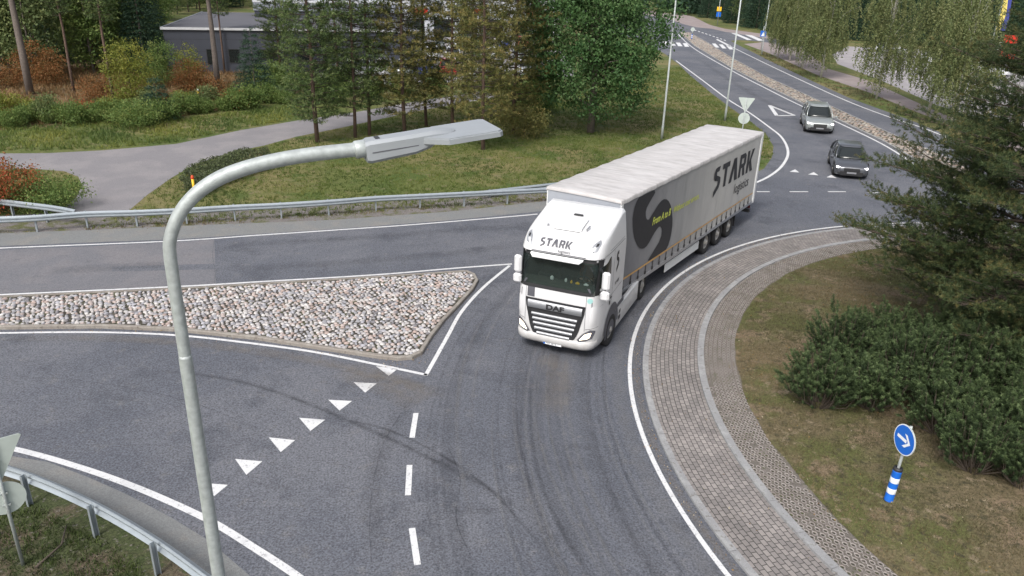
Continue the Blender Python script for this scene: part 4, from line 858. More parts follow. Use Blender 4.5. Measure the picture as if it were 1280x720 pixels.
# ================================================================== CARS
def superell(x0, x1, w, n, z, k=40, bow=0):
    cx, hl = (x0+x1)/2, (x1-x0)/2; out = []
    for a in np.linspace(0, 2*math.pi, k, endpoint=False):
        c, s = math.cos(a), math.sin(a); out.append((cx+hl*math.copysign(abs(c)**(2/n), c), w*math.copysign(abs(s)**(2/n), s), z))
    return out
def loft(m, rows, cap=True):
    k = len(rows[0]); vs = [p for r_ in rows for p in r_]; fs = []
    for i in range(len(rows)-1):
        for j in range(k): e = (j+1) % k; fs.append((i*k+j, i*k+e, (i+1)*k+e, (i+1)*k+j))
    if cap: fs.append(tuple(range((len(rows)-1)*k, len(rows)*k))); fs.append(tuple(range(k-1, -1, -1)))
    m.add(vs, fs)
def make_car(name, label, cat, paint, L=4.6, Wd=1.85, Hh=1.5, suv=False, lit=True, detail=True, group=None, name_mat='white'):
    t = thing(name, label, cat, (0, 0, 0), 0, group); w = Wd/2; g = .20 if suv else .16; belt = Hh*.595; nose = Hh*.50
    # body shell: sections along the length (front at x=0, rear at -L)
    st = [(0.0, .66, g+.16, nose*.78), (-.05, .80, g+.06, nose*.88), (-.20, .93, g+.01, nose*.98), (-.45, .985, g, nose*1.07), (-.8, 1, g, nose*1.13), (-1.15, 1, g, belt*.985), (-2.2, 1, g, belt), (-3.2, 1, g, belt*1.02), (-L+.55, .985, g+.02, belt*1.05), (-L+.12, .93, g+.08, belt*1.03), (-L, .84, g+.18, belt*.93)]
    m = MB(); rows = []
    for x, ws_, z0, z1 in st:
        h = z1-z0; W_ = w*ws_
        half = [(0, z0), (.80*W_, z0), (.94*W_, z0+.05), (.985*W_, z0+.30*h), (1.0*W_, z0+.52*h), (.985*W_, z0+.74*h), (.93*W_, z0+.90*h), (.80*W_, z0+.975*h), (.5*W_, z0+h*1.0), (0, z0+h*1.015)]
        rows.append([(x, y, z) for y, z in half]+[(x, -y, z) for y, z in half[-2:0:-1]])
    loft(m, rows); body = m.build('body', paint, t); shade_auto(body, 40)
    # glasshouse and roof
    wsb, wst, rrt, rrb = (-1.12, -2.0, -L+(.75 if suv else 1.0), -L+(.22 if suv else .35))
    m = MB(); rws = []
    for i in range(6):
        s = i/5; z = belt*.97+(Hh-.05-belt*.97)*s; rws.append(superell(rrb+(rrt-rrb)*s, wsb+(wst-wsb)*s**.9, w*(.93-.24*s), 4.2, z))
    loft(m, rws); gh_ = m.build('window_glass', M['darkglass'], t, True)
    m = MB(); loft(m, [superell(rrt-.05, wst+.10, w*.715, 4.5, Hh-.10), superell(rrt-.03, wst+.05, w*.71, 4.5, Hh-.045), superell(rrt+.06, wst-.08, w*.62, 4.5, Hh-.01), superell(rrt+.4, wst-.5, w*.4, 4, Hh)])
    rf = m.build('roof', paint, t); shade_auto(rf, 50)
    m = MB()
    for sg in (1, -1):
        m.tube([(wsb+.03, sg*w*.89, belt*.97), ((wsb+wst)/2, sg*w*.83, (belt+Hh)/2), (wst+.05, sg*w*.695, Hh-.06)], .035, 6)
        m.tube([(rrb+.05, sg*w*.89, belt*.97), ((rrb+rrt)/2, sg*w*.83, (belt+Hh)/2), (rrt, sg*w*.695, Hh-.06)], .07, 6)
        m.tube([(-L*.56, sg*w*.935, belt*.97), (-L*.565, sg*w*.715, Hh-.05)], .028, 6)
    m.build('pillar', paint, t, True)
    for sg in (1, -1):
        for x in (-.88, -L+.88):
            wh = make_wheel('wheel', t, x, sg*(w+.005), sg, .345 if not suv else .38, .22, 'rim', .22 if not suv else .26)
            m = MB(); r_ = .42 if not suv else .46; y = sg*(w-.012)
            m.add([(x+r_*math.cos(a), y+sg*.006, .35+r_*math.sin(a)) for a in np.linspace(-.35, math.pi+.35, 18)], [tuple(range(18)) if sg < 0 else tuple(range(18))[::-1]]); m.build('wheel_arch', M['black'], t)
    if not detail: return t
    for sg in (1, -1):
        m = MB(); m.prism([(sg*w*.46, nose*.72), (sg*w*.70, nose*.70), (sg*w*.90, nose*.80), (sg*w*.88, nose*.90), (sg*w*.66, nose*.86), (sg*w*.48, nose*.80)], -.30, -.035, lambda u, v, q: (q-.12*max(0, abs(u)/w-.55), u, v)); m.build('headlight', M['headlamp_white'] if lit else M['darkglass'], t)
        m = MB(); m.box(wsb-.02, wsb+.16, min(sg*(w+.02), sg*(w+.20)), max(sg*(w+.02), sg*(w+.20)), belt*1.0, belt*1.0+.15, .04); mi = m.build('mirror', paint, t)
        m = MB(); m.box(-L+.02, -L+.16, min(sg*w*.55, sg*w*.88), max(sg*w*.55, sg*w*.88), belt*.78, belt*.93, .02); m.build('tail_light', M['redtop'], t)
        m = MB(); m.box(-.10, .004, min(sg*w*.52, sg*w*.80), max(sg*w*.52, sg*w*.80), g+.12, g+.22, .02); m.build('fog_lamp', M['black'], t)
    m = MB(); m.box(-.1, .026, -w*.46, w*.46, nose*.54, nose*.82, .03); gr_ = m.build('grille', M['black'], t)
    if suv:
        for sg in (1, -1):
            m = MB(); m.box(.0, .035, min(sg*.03, sg*.36), max(sg*.03, sg*.36), nose*.58, nose*.78, .02); m.build('kidney', M['chassis'], gr_)
        m = MB(); m.tube([(rrt+.2, w*.66, Hh-.01), (wst-.1, w*.66, Hh-.01)], .02, 6); m.build('roof_rail', M['silver'], t); m = MB(); m.tube([(rrt+.2, -w*.66, Hh-.01), (wst-.1, -w*.66, Hh-.01)], .02, 6); m.build('roof_rail', M['silver'], t)
    m = MB(); m.box(-.1, .016, -w*.66, w*.66, g+.02, g+.28, .03); m.build('lower_intake', M['black'], t)
    m = MB(); m.box(.03, .042, -.24, .24, g+.16, g+.25); m.build('number_plate', M['silver'], t)
    return t
M['silverpaint'] = plain('silver_car_paint', (.36, .385, .38), .3, metal=.5, noise=.05, coat=.5)
M['greypaint'] = plain('grey_car_paint', (.11, .115, .13), .3, metal=.5, noise=.05, coat=.5)
M['whitepaint'] = plain('white_car_paint', (.72, .73, .75), .3, noise=.03, coat=.5)
M['bluepaint'] = plain('blue_car_paint', (.02, .04, .22), .3, noise=.03, coat=.5)
M['redpaint'] = plain('red_car_paint', (.45, .02, .02), .3, noise=.03, coat=.5)
a = R(-104); c = make_car('suv', 'silver grey four wheel drive car with lit headlamps beside the stone island behind', 'car', M['silverpaint'], 4.75, 1.95, 1.72, True)
c.location = (21.42+.88*math.cos(a), 54.95+.88*math.sin(a), .0135); c.rotation_euler.z = a
a = R(-106); c = make_car('estate_car', 'darker grey car with lit headlamps waiting at the give way teeth behind the pine bough', 'car', M['greypaint'], 4.6, 1.80, 1.5)
c.location = (18.55+.88*math.cos(a), 42.05+.88*math.sin(a), .0135); c.rotation_euler.z = a
sp0 = {}
cols_ = ['whitepaint', 'silverpaint', 'whitepaint', 'greypaint', 'whitepaint', 'redpaint', 'whitepaint', 'silverpaint', 'bluepaint', 'whitepaint']
k = 0
for row, (ypx, xs) in enumerate([(93, [428, 452, 478, 505, 532, 560, 590, 660]), (74, [402, 424, 446, 469, 492, 515, 540, 566, 592, 620, 650]), (58, [410, 432, 455, 478, 500, 524, 548, 574, 600, 630, 656])]):
    for x in xs:
        mt = cols_[(k*7+row) % len(cols_)]; k += 1; nm = {'whitepaint': 'white', 'silverpaint': 'silver', 'greypaint': 'grey', 'redpaint': 'red', 'bluepaint': 'blue'}[mt]
        if mt not in sp0: o = sp0[mt] = make_car('parked_car', None, 'car', M[mt], 4.3, 1.8, 1.48, detail=False)
        else: o = copy_tree(sp0[mt])
        g = G(x, ypx+3); o.location = (g[0], g[1], .006); o.rotation_euler.z = R(-86+rng.normal(0, 2))
        tag(o, nm+' car parked in the '+['front', 'middle', 'back'][row]+' row of the dealer lot behind the roadside pines', 'car', 'cars parked in the dealer lot')
for (x, y) in [(1190, 82), (1215, 88), (1128, 68), (1262, 96)]:
    o = copy_tree(sp0['whitepaint' if x != 1215 else 'silverpaint']); g = G(x, y); o.location = (g[0], g[1], .006); o.rotation_euler.z = R(-60)
    tag(o, ('silver' if x == 1215 else 'white')+' car parked in the lot behind the birches at the right', 'car', 'cars in the lot behind the birches')

# ================================================================== GUARDRAILS, SIGNS, LAMPS
def vline(x, y, base): return base
def rail(px, label, posts, h=.74, world=False, off=.10, ext=0):
    P = smooth(np.array(GP(px)), 6); o0 = P.mean(0); t = thing('guardrail', label, 'guardrail', (o0[0], o0[1], 0)); Q = P-o0
    T = np.gradient(Q, axis=0); T /= np.linalg.norm(T, axis=1)[:, None]; Nn = np.stack([-T[:, 1], T[:, 0]], 1)
    prof = [(a_, b_*.88+.02) for a_, b_ in [(.0, .0), (.045, .04), (.08, .065), (.08, .10), (.03, .135), (.03, .165), (.08, .20), (.08, .235), (.045, .26), (.0, .30), (-.012, .30), (.03, .255), (.062, .23), (.062, .20), (.012, .165), (.012, .13), (.062, .10), (.062, .07), (.03, .045), (-.012, .0)]]
    m = MB(); rows = []
    for q, n_ in zip(Q, Nn): rows.append([(q[0]+n_[0]*off*1.0-n_[0]*a*(1 if off < 0 else -1), q[1]+n_[1]*off-n_[1]*a*(1 if off < 0 else -1), h-.30+b) for a, b in prof])
    loft(m, rows); m.build('beam', M['railm'], t)
    for p in posts:
        g = G(*p)-o0; i = np.argmin(np.linalg.norm(Q-g, axis=1)); tt = T[i]; nn = Nn[i]
        m = MB(); f = lambda u, v, w: (g[0]+tt[0]*u+nn[0]*v, g[1]+tt[1]*u+nn[1]*v, w)
        m.prism([(-.03, -.05), (.03, -.05), (.03, -.042), (-.02, -.042), (-.02, .042), (.03, .042), (.03, .05), (-.03, .05)], -.1, h-.02, f); m.box(0, 0, 0, 0, 0, 0) if False else None
        m.build('post', M['railm'], t)
    return t
p1 = [(-60, 296), (-15, 293), (47, 290), (110, 285), (172, 283), (234, 280), (294, 276), (352, 273), (411, 269), (470, 264), (525, 261), (580, 258), (634, 255), (690, 252), (740, 249)]
rail(p1, 'long steel guardrail along the far verge of the upper road', p1[1:-1], off=-.10)
rail([(-70, 262), (-20, 268), (30, 274), (75, 280), (100, 285)], 'short guardrail ending behind the long one beside the red bush', [(-20, 268), (18, 273), (60, 278)], h=.80, off=-.05)
rail([(598, 249), (640, 244), (700, 237), (740, 232)], 'short guardrail end on the grass behind the truck cab', [(612, 247), (655, 242), (700, 237)], h=.42, off=-.05)
p2 = [(-70, 606), (-30, 611), (38, 632), (121, 671), (198, 719), (270, 775)]
rail(p2, 'curved steel guardrail beside the near road in the bottom left corner', p2[1:], off=.10)

def disc(m, c, r, n, f, k=32): m.add([f(c[0]+r*math.cos(a), c[1]+r*math.sin(a)) for a in np.linspace(0, 2*math.pi, k, endpoint=False)], [tuple(range(k))])
def frame(ox, oy, ang, z0=0.):
    """u to the viewer's right, v up, w towards the viewer; sign faces direction ang"""
    n = np.array([math.cos(ang), math.sin(ang)]); u = np.array([-n[1], n[0]])
    return lambda a, b, w=0.: (ox+u[0]*a+n[0]*w, oy+u[1]*a+n[1]*w, z0+b)
def arrow_sign(base, ang, label, name='arrow_sign', rot=0., face='blue', z0=0., scale=1.):
    t = thing(name, label, 'road sign', (base[0], base[1], z0)); f = frame(0, 0, ang)
    m = MB(); m.tube([(0, 0, 0), (0, 0, 1.84)], .03, 10); m.build('pole', M['galv'], t, True)
    m = MB(); m.lathe([(.001, .805), (.06, .80), (.095, .79), (.09, .76), (.09, .05), (.10, .03), (.10, 0)], 20, lambda x, y, z: (x, z, y)); cl = m.build('collar', M['blue'], t, True)
    for z in (.24, .50): m = MB(); m.lathe([(.0905, z), (.092, z+.004), (.092, z+.121), (.0905, z+.125)], 20, lambda x, y, zz: (x, zz, y)); m.build('white_band', M['signwhite'], cl, True)
    m = MB(); m.lathe([(.045, .86), (.09, .85), (.098, .82), (.094, .785)], 20, lambda x, y, zz: (x, zz, y)); m.lathe([(.103, .0), (.106, .02), (.093, .05)], 20, lambda x, y, zz: (x, zz, y)); m.build('rubber_cap', M['black'], cl, True)
    zc = 1.52; R_ = .32
    m = MB(); pr = [(R_*math.cos(a), R_*math.sin(a)+zc) for a in np.linspace(0, 2*math.pi, 40, endpoint=False)]; m.prism(pr, .045, .062, lambda u, v, w: f(u, v, w), True, True); pl_ = m.build('plate', M['signback'], t)
    m = MB(); disc(m, (0, zc), R_-.002, 0, lambda u, v: f(u, v, .0645), 40); m.build('border', M['signwhite'], pl_)
    m = MB(); disc(m, (0, zc), R_-.022, 0, lambda u, v: f(u, v, .067), 40); m.build('face', M[face], pl_)
    m = MB(); c_, s_ = math.cos(R(rot)), math.sin(R(rot)); A = lambda u, v: f(u*c_-v*s_, zc+u*s_+v*c_, .0695)
    m.add([A(-.21, .035), A(-.21, -.035), A(.08, -.035), A(.08, .035)], [(0, 1, 2, 3)])
    m.add([A(.20, 0), A(.06, .14), A(-.02, .14), A(.10, .03), A(.12, 0)], [(0, 1, 2, 3, 4)]); m.add([A(.20, 0), A(.12, 0), A(.10, -.03), A(-.02, -.14), A(.06, -.14)], [(0, 1, 2, 3, 4)])
    m.build('arrow', M['signwhite'], pl_); return t
g = G(1110, 626.5, .12); o = arrow_sign(g, R(189), 'blue round arrow sign on a blue and white striped post standing on the turf', z0=.11); o.rotation_euler = (0, R(2.2), 0)
g = G(864.5, 49.5); arrow_sign(g, R(85), 'distant round sign with blue striped post on the far tip of the stone island', z0=.1)
def yield_sign(base, ang, zc, label, hpole=None, pr=.03):
    t = thing('give_way_sign', label, 'road sign', (base[0], base[1], 0)); f = frame(0, 0, ang)
    m = MB(); m.tube([(0, 0, 0), (0, 0, zc+1.15)], pr, 10); m.build('pole', M['galv'], t, True)
    m = MB(); m.prism([(.32*math.cos(a), .32*math.sin(a)+zc) for a in np.linspace(0, 2*math.pi, 36, endpoint=False)], .035, .05, lambda u, v, w: f(u, v, w), True, True); a_ = m.build('round_plate', M['signback'], t)
    m = MB(); disc(m, (0, zc), .315, 0, lambda u, v: f(u, v, .052)); m.build('face', M['blue'], a_)
    z1 = zc+1.13; s = .45; T_ = [(-s, z1), (-s+.03, z1+.03), (s-.03, z1+.03), (s, z1), (.03, z1-.76), (-.03, z1-.76)]
    m = MB(); m.prism(T_, .035, .05, lambda u, v, w: f(u, v, w), True, True); b2 = m.build('triangle_plate', M['signback'], t)
    m = MB(); m.add([f(u*.97, z1-.36+(v-z1+.36)*.97, .0525) for u, v in T_], [tuple(range(6))[::-1]]); m.build('border', M['redtop'], b2)
    m = MB(); m.add([f(u*.72, z1-.26+(v-z1+.26)*.70, .055) for u, v in T_], [tuple(range(6))[::-1]]); m.build('face', M['yellow'], b2)
    for z in (zc+.12, zc-.12, zc+.75): m = MB(); u_, v_ = .05, .04; P_ = [f(-.06, z-.015, -.02), f(.06, z-.015, -.02), f(.06, z+.015, -.02), f(-.06, z+.015, -.02), f(-.06, z-.015, .03), f(.06, z-.015, .03), f(.06, z+.015, .03), f(-.06, z+.015, .03)]; m.add(P_, [(3, 2, 1, 0), (4, 5, 6, 7), (0, 1, 5, 4), (1, 2, 6, 5), (2, 3, 7, 6), (3, 0, 4, 7)]); m.build('clamp', M['galv'], t)
    return t
yield_sign((-8.62, 10.70), R(128), 1.45, 'back of a triangular and a round sign on one pole in the bottom left corner')
dd = 44; b_ = C0+ray(930, 148)*dd; yield_sign((b_[0], b_[1]), R(75), b_[2], 'back of a triangular and a round sign seen above the trailer roof')
# street lamps
def lamp_post(base, h, label, arm=1.5, ang=0., rb=.085, group=None):
    t = thing('street_lamp', label, 'street lamp', (base[0], base[1], 0), ang, group)
    m = MB(); m.tube([(0, 0, 0), (0, 0, .8), (0, 0, 1.0), (0, 0, h-.6)], [rb, rb, rb*.85, rb*.5], 12); m.build('pole', M['galv'], t, True)
    m = MB(); P = [(0, 0, h-.62)]+[(arm*.35*(1-math.cos(a)), 0, h-.62+.6*math.sin(a)) for a in np.linspace(.2, math.pi/2, 6)]+[(arm, 0, h+.06)]; m.tube(P, rb*.42, 8); m.build('arm', M['galv'], t, True)
    m = MB(); m.box(arm, arm+.7, -.14, .14, h+.02, h+.11, .03); m.build('luminaire', M['signback'], t); return t
lamp_post(G(827, 174), 12, 'tall grey street lamp pole on the grass just left of the trailer', ang=R(-30))
lamp_post(G(906, 151), 12, 'tall grey street lamp pole right of the trailer behind the give way sign', ang=R(-30))
lamp_post(G(952, 68.5), 11, 'distant street lamp pole beside the birches at the side street', ang=R(200))
lamp_post(G(945, 12), 12, 'farthest street lamp standing before the dark woods', ang=R(200))
# near lamp whose pole and head rise before the camera
NP = np.array([-2.159, 4.51]); hdg = R(22); hv = np.array([math.cos(hdg), math.sin(hdg)]); nn_ = np.array([-hv[1], hv[0]])
def arm_pt(x, y):
    rr = ray(x, y); t = (NP@nn_)/(rr[:2]@nn_); X = C0+rr*t; return ((X[:2]-NP)@hv, X[2])
lt = thing('street_lamp', 'galvanised street lamp with a curved arm and flat grey head in the foreground at left', 'street lamp', (NP[0], NP[1], 0), hdg)
pts = [arm_pt(*p) for p in [(211.5, 318), (212.5, 300), (219, 277), (233, 254), (257, 232), (290, 215), (340, 201), (392, 192.5), (440, 187.5), (452, 186)]]
ztop = pts[0][1]; 
m = MB(); m.tube([(0, 0, 0), (0, 0, 7.68)], [.062, .043], 20, False); m.tube([(0, 0, 7.66), (0, 0, 7.70)], [.043, .040], 20, True)
m.build('pole', M['galv'], lt, True)
pl3 = smooth([(0, 7.6), (0, ztop-.35)]+[(max(0, a), z) for a, z in pts], 6)
for _ in range(12): pl3[1:-1] = .25*pl3[:-2]+.5*pl3[1:-1]+.25*pl3[2:]
m = MB(); m.tube([(a, 0, z) for a, z in pl3], [float(np.interp(i, [0, len(pl3)*.3, len(pl3)*.6, len(pl3)], [.0395, .0395, .046, .046])) for i in range(len(pl3))], 20); m.build('arm', M['galv'], lt, True)
e0 = np.array(pts[-1]); e1 = np.array(arm_pt(607, 161)); dv = (e1-e0); Lh = np.linalg.norm(dv); dv /= Lh; uv_ = np.array([-dv[1], dv[0]])
Fh = lambda a, y, u: (e0[0]+dv[0]*a+uv_[0]*u, y, e0[1]+dv[1]*a+uv_[1]*u)
m = MB(); m.lathe([(.001, -.02), (.05, -.02), (.058, -.01), (.058, .05), (.052, .06), (.001, .06)], 20, lambda x, y, z: Fh(y-.03, x, z)); m.build('collar', M['galv'], lt, True)
M['lamphead'] = plain('lamp_housing', (.30, .32, .34), .5, metal=.1, noise=.08, scale=8)
m = MB(); k_ = 8; rows = []
for a_, wd, h0, h1 in [(.02, .075, -.085, .045), (.05, .085, -.09, .055), (.40, .088, -.075, .055), (.52, .088, -.05, .058), (.60, .085, -.012, .055), (.68, .065, .0, .045), (.74, .03, .01, .035)]:
    rows.append([Fh(a_*Lh/1.0, y, u) for y, u in [(-wd, h0+.02), (-wd, h1-.02), (-wd+.025, h1), (wd-.025, h1), (wd, h1-.02), (wd, h0+.02), (wd-.02, h0), (-wd+.02, h0)]])
loft(m, rows); hd_ = m.build('driver_housing', M['lamphead'], lt); shade_auto(hd_, 30)
m = MB(); f3 = lambda u, v, w: Fh(u*Lh, v, w)
pp = [(.46, -.09), (.62, -.225), (1.03, -.225), (1.06, -.20), (1.06, .20), (1.03, .225), (.62, .225), (.46, .09)]
m.prism(pp, -.014, .018, f3, True, True); m.prism(offset([(a, b) for a, b in pp], .0) if False else [(a*.985+.01, b*.93) for a, b in pp], .018, .026, f3, True); m.build('lamp_plate', M['lamphead'], hd_)
m = MB(); m.prism([(.11, -.03), (.145, -.03), (.145, .045), (.11, .045)], .0555, .058, f3); m.build('vent_slot', M['black'], hd_)
m = MB(); m.prism([(.64, -.19), (1.0, -.19), (1.0, .19), (.64, .19)], -.020, -.0145, f3, True, True); m.build('lamp_lens', M['signwhite'], hd_)
m = MB(); m.add([Fh(x*Lh, -.0885, u) for x, u in [(.06, -.02), (.42, -.02), (.42, -.014), (.06, -.014)]], [(0, 1, 2, 3)]); m.build('housing_seam', M['darkgrey'], hd_)
# yellow marker post
g = G(244, 248.5); t = thing('marker_post', 'orange yellow marker post with a red cap beside the clipped hedge', 'post', (g[0], g[1], 0))
m = MB(); m.tube([(0, 0, 0), (0, 0, .95)], .055, 12); m.build('shaft', M['yellow'], t, True); m = MB(); m.lathe([(.065, .94), (.07, .98), (.07, 1.04), (.04, 1.10), (.001, 1.11)], 12, lambda x, y, z: (x, z, y)); m.build('cap', M['redtop'], t, True)
g = G(249, 128); t = thing('marker_post', 'small yellow marker post among the weeds by the footpath', 'post', (g[0], g[1], 0))
m = MB(); m.tube([(0, 0, 0), (0, 0, .9)], .07, 10); m.build('shaft', M['yellow'], t, True); m = MB(); m.lathe([(.08, .9), (.08, 1.0), (.001, 1.04)], 10, lambda x, y, z: (x, z, y)); m.build('cap', M['signwhite'], t, True)
# far signs
g = G(896.5, 32); t = thing('bus_stop_sign', 'far post with a yellow plate over a blue one in front of the dark woods', 'sign', (g[0], g[1], 0))
m = MB(); m.tube([(0, 0, 0), (0, 0, 9)], .09, 8); m.build('pole', M['galv'], t, True)
def zat(base, y):
    lo, hi = 0, 14
    for _ in range(40):
        mid = (lo+hi)/2; d = np.array([base[0], base[1], mid])-C0; yy = 360-F*(d@_up)/(d@_fw)
        lo, hi = (mid, hi) if yy > y else (lo, mid)
    return lo
for y0, y1, mt in [(14, 8.5, 'yellow'), (21, 15, 'blue')]:
    m = MB(); m.box(-.5, .5, -.06, -.02, zat(g, y0), zat(g, y1), .02); m.build('plate', M[mt], t)
g = G(951, 62.5); t = thing('crossing_sign', 'distant pedestrian crossing sign with a blue plate beside the street lamp', 'sign', (g[0], g[1], 0))
m = MB(); m.tube([(0, 0, 0), (0, 0, 3.4)], .05, 8); m.build('pole', M['galv'], t, True)
m = MB(); m.box(-.42, .42, -.08, -.04, zat(g, 46), zat(g, 38.5), .02); pl_ = m.build('plate', M['blue'], t); m = MB(); z_ = zat(g, 42.5); m.add([(-.3, -.085, z_-.3), (.3, -.085, z_-.3), (0, -.085, z_+.32)], [(0, 1, 2)]); m.build('symbol', M['signwhite'], pl_)
# tall banner over the lot at right
g = G(1228, 100); t = thing('advertising_flag', 'tall yellow and blue banner flag rising behind the right hand pine', 'flag', (g[0], g[1], 0)); zb = zat(g, 38)
m = MB(); m.tube([(0, 0, 0), (0, 0, 13)], .06, 8); m.build('pole', M['galv'], t, True)
M['flagyellow'] = plain('banner_yellow', (.70, .58, .16), .8); M['flagblue'] = plain('banner_blue', (.05, .06, .26), .8)
for x0, x1, mt in [(.08, .62, 'flagyellow'), (.62, 1.1, 'flagblue')]:
    m = MB(); rows = [[(x0+(x1-x0)*k/3+.05*math.sin(z*2), .12*math.sin(z*1.3+(x0+(x1-x0)*k/3)*3), z) for k in range(4)] for z in np.linspace(zb, 12.8, 20)]; m.grid(rows); m.build('cloth', M[mt], t, True)
t = thing('price_board', 'red and white sign board below the banner flag behind the pine', 'sign', (g[0]+.6, g[1]-2, 0)); gb_ = np.array([g[0]+.6, g[1]-2])
M['signred'] = plain('sign_red', (.62, .03, .02), .4, noise=.05)
m = MB(); m.tube([(0, 0, 0), (0, 0, 4)], .08, 8); m.build('pole', M['galv'], t, True)
for y0, y1, x0, x1, mt in [(54, 44, -.6, .9, 'signred'), (66, 57, -.8, .3, 'signred'), (75, 67, -.8, 1.0, 'signred'), (64, 53, -1.4, -.7, 'signwhite')]:
    m = MB(); m.box(x0, x1, -.12, -.05, zat(gb_, y0), zat(gb_, y1), .02); m.build('panel', M[mt], t)

# ================================================================== BUILDINGS
M['cladding'] = plain('dark_cladding', (.045, .05, .066), .6, noise=.08, scale=1)
M['roofing'] = plain('roof_felt', (.10, .10, .115), .9, noise=.15, scale=.6)
M['trim'] = plain('pale_trim', (.55, .56, .58), .5); M['band'] = plain('grey_band', (.26, .28, .32), .5)
A_ = np.array([-33.58, 75.56]); B_ = np.array([-22.27, 78.16]); ang = math.atan2(*(B_-A_)[::-1]); 
bl = thing('dark_building', 'low dark grey clad building with a pale roof edge behind the heath trees', 'building', (A_[0], A_[1], 0), ang)
m = MB(); m.box(0, 24, 0, 26, -.1, 4.05); w_ = m.build('wall', M['cladding'], bl)
m = MB()
for z in (1.0, 2.0, 3.1): m.box(-.004, 24.004, -.006, 0, z, z+.02)
for x in np.arange(1.5, 24, 3): m.box(x, x+.02, -.0075, -.001, 0, 4)
m.build('panel_joint', M['black'], w_)
m = MB(); m.box(-.15, 24.15, -.15, 26.1, 4.05, 4.14); m.build('roof', M['roofing'], bl)
m = MB(); m.box(-.18, 24.18, -.19, -.151, 3.98, 4.2); m.build('roof_edge', M['trim'], bl); m = MB(); m.box(-.19, -.151, -.15, 26.1, 3.98, 4.2); m.build('roof_edge', M['trim'], bl)
def onbl(px, d=0.):
    n2 = np.array([-math.sin(ang), math.cos(ang)]); u2 = np.array([math.cos(ang), math.sin(ang)]); P = A_+n2*d; rr = ray(*px); t = (P@n2)/(rr[:2]@n2); X = C0+rr*t; return (X[:2]-A_)@u2, X[2]
for (a, b, c_, d_) in [(258.5, 62, 266.5, 80), (322, 62.5, 346, 74), (286, 62, 300, 78), (372, 63, 388, 75)]:
    u0, z1 = onbl((a, b)); u1, z0 = onbl((c_, d_)); z0 = max(.3, z0)
    m = MB(); m.box(u0, u1, -.02, .0, z0, z1); wi = m.build('window', M['darkglass'], bl); m = MB()
    for q in [(u0-.06, u1+.06, z1, z1+.06), (u0-.06, u1+.06, z0-.06, z0), (u0-.06, u0, z0, z1), (u1, u1+.06, z0, z1)]: m.box(q[0], q[1], -.04, -.008, q[2], q[3])
    m.build('frame', M['black'], wi)
d_up = 17
m = MB(); u0, _ = onbl((318, 14), d_up); u1, zt = onbl((395, 3), d_up); _, zb_ = onbl((350, 14), d_up); m.box(u0, 24, d_up, 26, 4.14, zb_+.05); m.build('upper_wall', M['cladding'], bl)
m = MB(); m.box(u0-.1, 24.1, d_up-.1, 26.05, zb_+.05, zt-.1); m.build('upper_band', M['band'], bl); m = MB(); m.box(u0-.14, 24.14, d_up-.14, 26.1, zt-.1, zt+.12); m.build('upper_edge', M['trim'], bl)
# dealership with white front and red band, seen between the pines
g0 = G(396, 47); g1 = G(700, 47); ang2 = math.atan2(*(g1-g0)[::-1]); Lw = float(np.hypot(*(g1-g0)))
db = thing('dealership_building', 'long white fronted showroom with small red signs behind the parked cars', 'building', (g0[0], g0[1], 0), ang2)
M['showroom'] = plain('showroom_white', (.50, .52, .55), .5, noise=.06, scale=1)
m = MB(); m.box(0, Lw, 0, 20, -.1, 6.2); w_ = m.build('wall', M['showroom'], db)
m = MB(); m.box(-.2, Lw+.2, -.2, 20.2, 6.2, 6.4); m.build('roof', M['roofing'], db)
for i in range(9):
    x = Lw*(i+.2)/9.2; m = MB(); m.box(x, x+Lw*.07, -.03, 0, .2, 2.7); wi = m.build('window', M['darkglass'], db)
for i in range(4):
    x = Lw*(.14+.235*i); m = MB(); m.box(x, x+2.2, -.10, -.0, 3.3, 4.2, .02); m.build('sign_panel', M['signred'], db)

# ================================================================== VEGETATION
def unit(v): return v/(np.linalg.norm(v, axis=-1, keepdims=True)+1e-9)
def needles(P, D, Ls, n, nl, nw, r_, fwd=.7):
    """needle triangles round shoots: P base, D unit direction, Ls length"""
    K = len(P); t = r_.random((K, n)); rnd = unit(r_.normal(size=(K, n, 3))); d = D[:, None]; perp = unit(rnd-(rnd*d).sum(-1, keepdims=True)*d)
    base = P[:, None]+d*(Ls[:, None]*t)[..., None]; nd = unit(perp+fwd*d); side = np.cross(nd, unit(r_.normal(size=(K, n, 3)))); side = unit(side)
    ll = nl*r_.uniform(.7, 1.2, (K, n, 1)); a = base-side*nw; b = base+side*nw; c = base+nd*ll
    needles.t = t.reshape(-1); return np.stack([a, b, c], 2).reshape(-1, 3), K*n
def leaves(Cn, size, r_, aspect=.6, droop=0., flat_=0.):
    K = len(Cn); u = unit(r_.normal(size=(K, 3))); u[:, 2] -= droop; u = unit(u); v = r_.normal(size=(K, 3)); v[:, 2] *= (1-flat_); v = unit(np.cross(u, v)); s = size*r_.uniform(.65, 1.25, (K, 1))
    a = Cn-u*s*.5; b = Cn+v*s*aspect*.5; c = Cn+u*s*.5; d = Cn-v*s*aspect*.5
    return np.stack([a, b, c, d], 1).reshape(-1, 3)
PINE = leafmat('pine_needles', [(0.040, 0.070, 0.027), (0.069, 0.110, 0.038), (0.103, 0.150, 0.049), (0.155, 0.186, 0.063)], trans=.15)
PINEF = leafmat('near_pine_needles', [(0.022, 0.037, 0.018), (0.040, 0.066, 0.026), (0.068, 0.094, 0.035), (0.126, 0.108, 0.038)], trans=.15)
PINEY = leafmat('yellowing_pine_needles', [(.075, .095, .034), (.13, .145, .045), (.19, .18, .06), (.26, .20, .07)], trans=.25)
MUGO = leafmat('mountain_pine_needles', [(.017, .028, .012), (.036, .058, .024), (.072, .11, .042), (.145, .19, .08)], trans=.12)
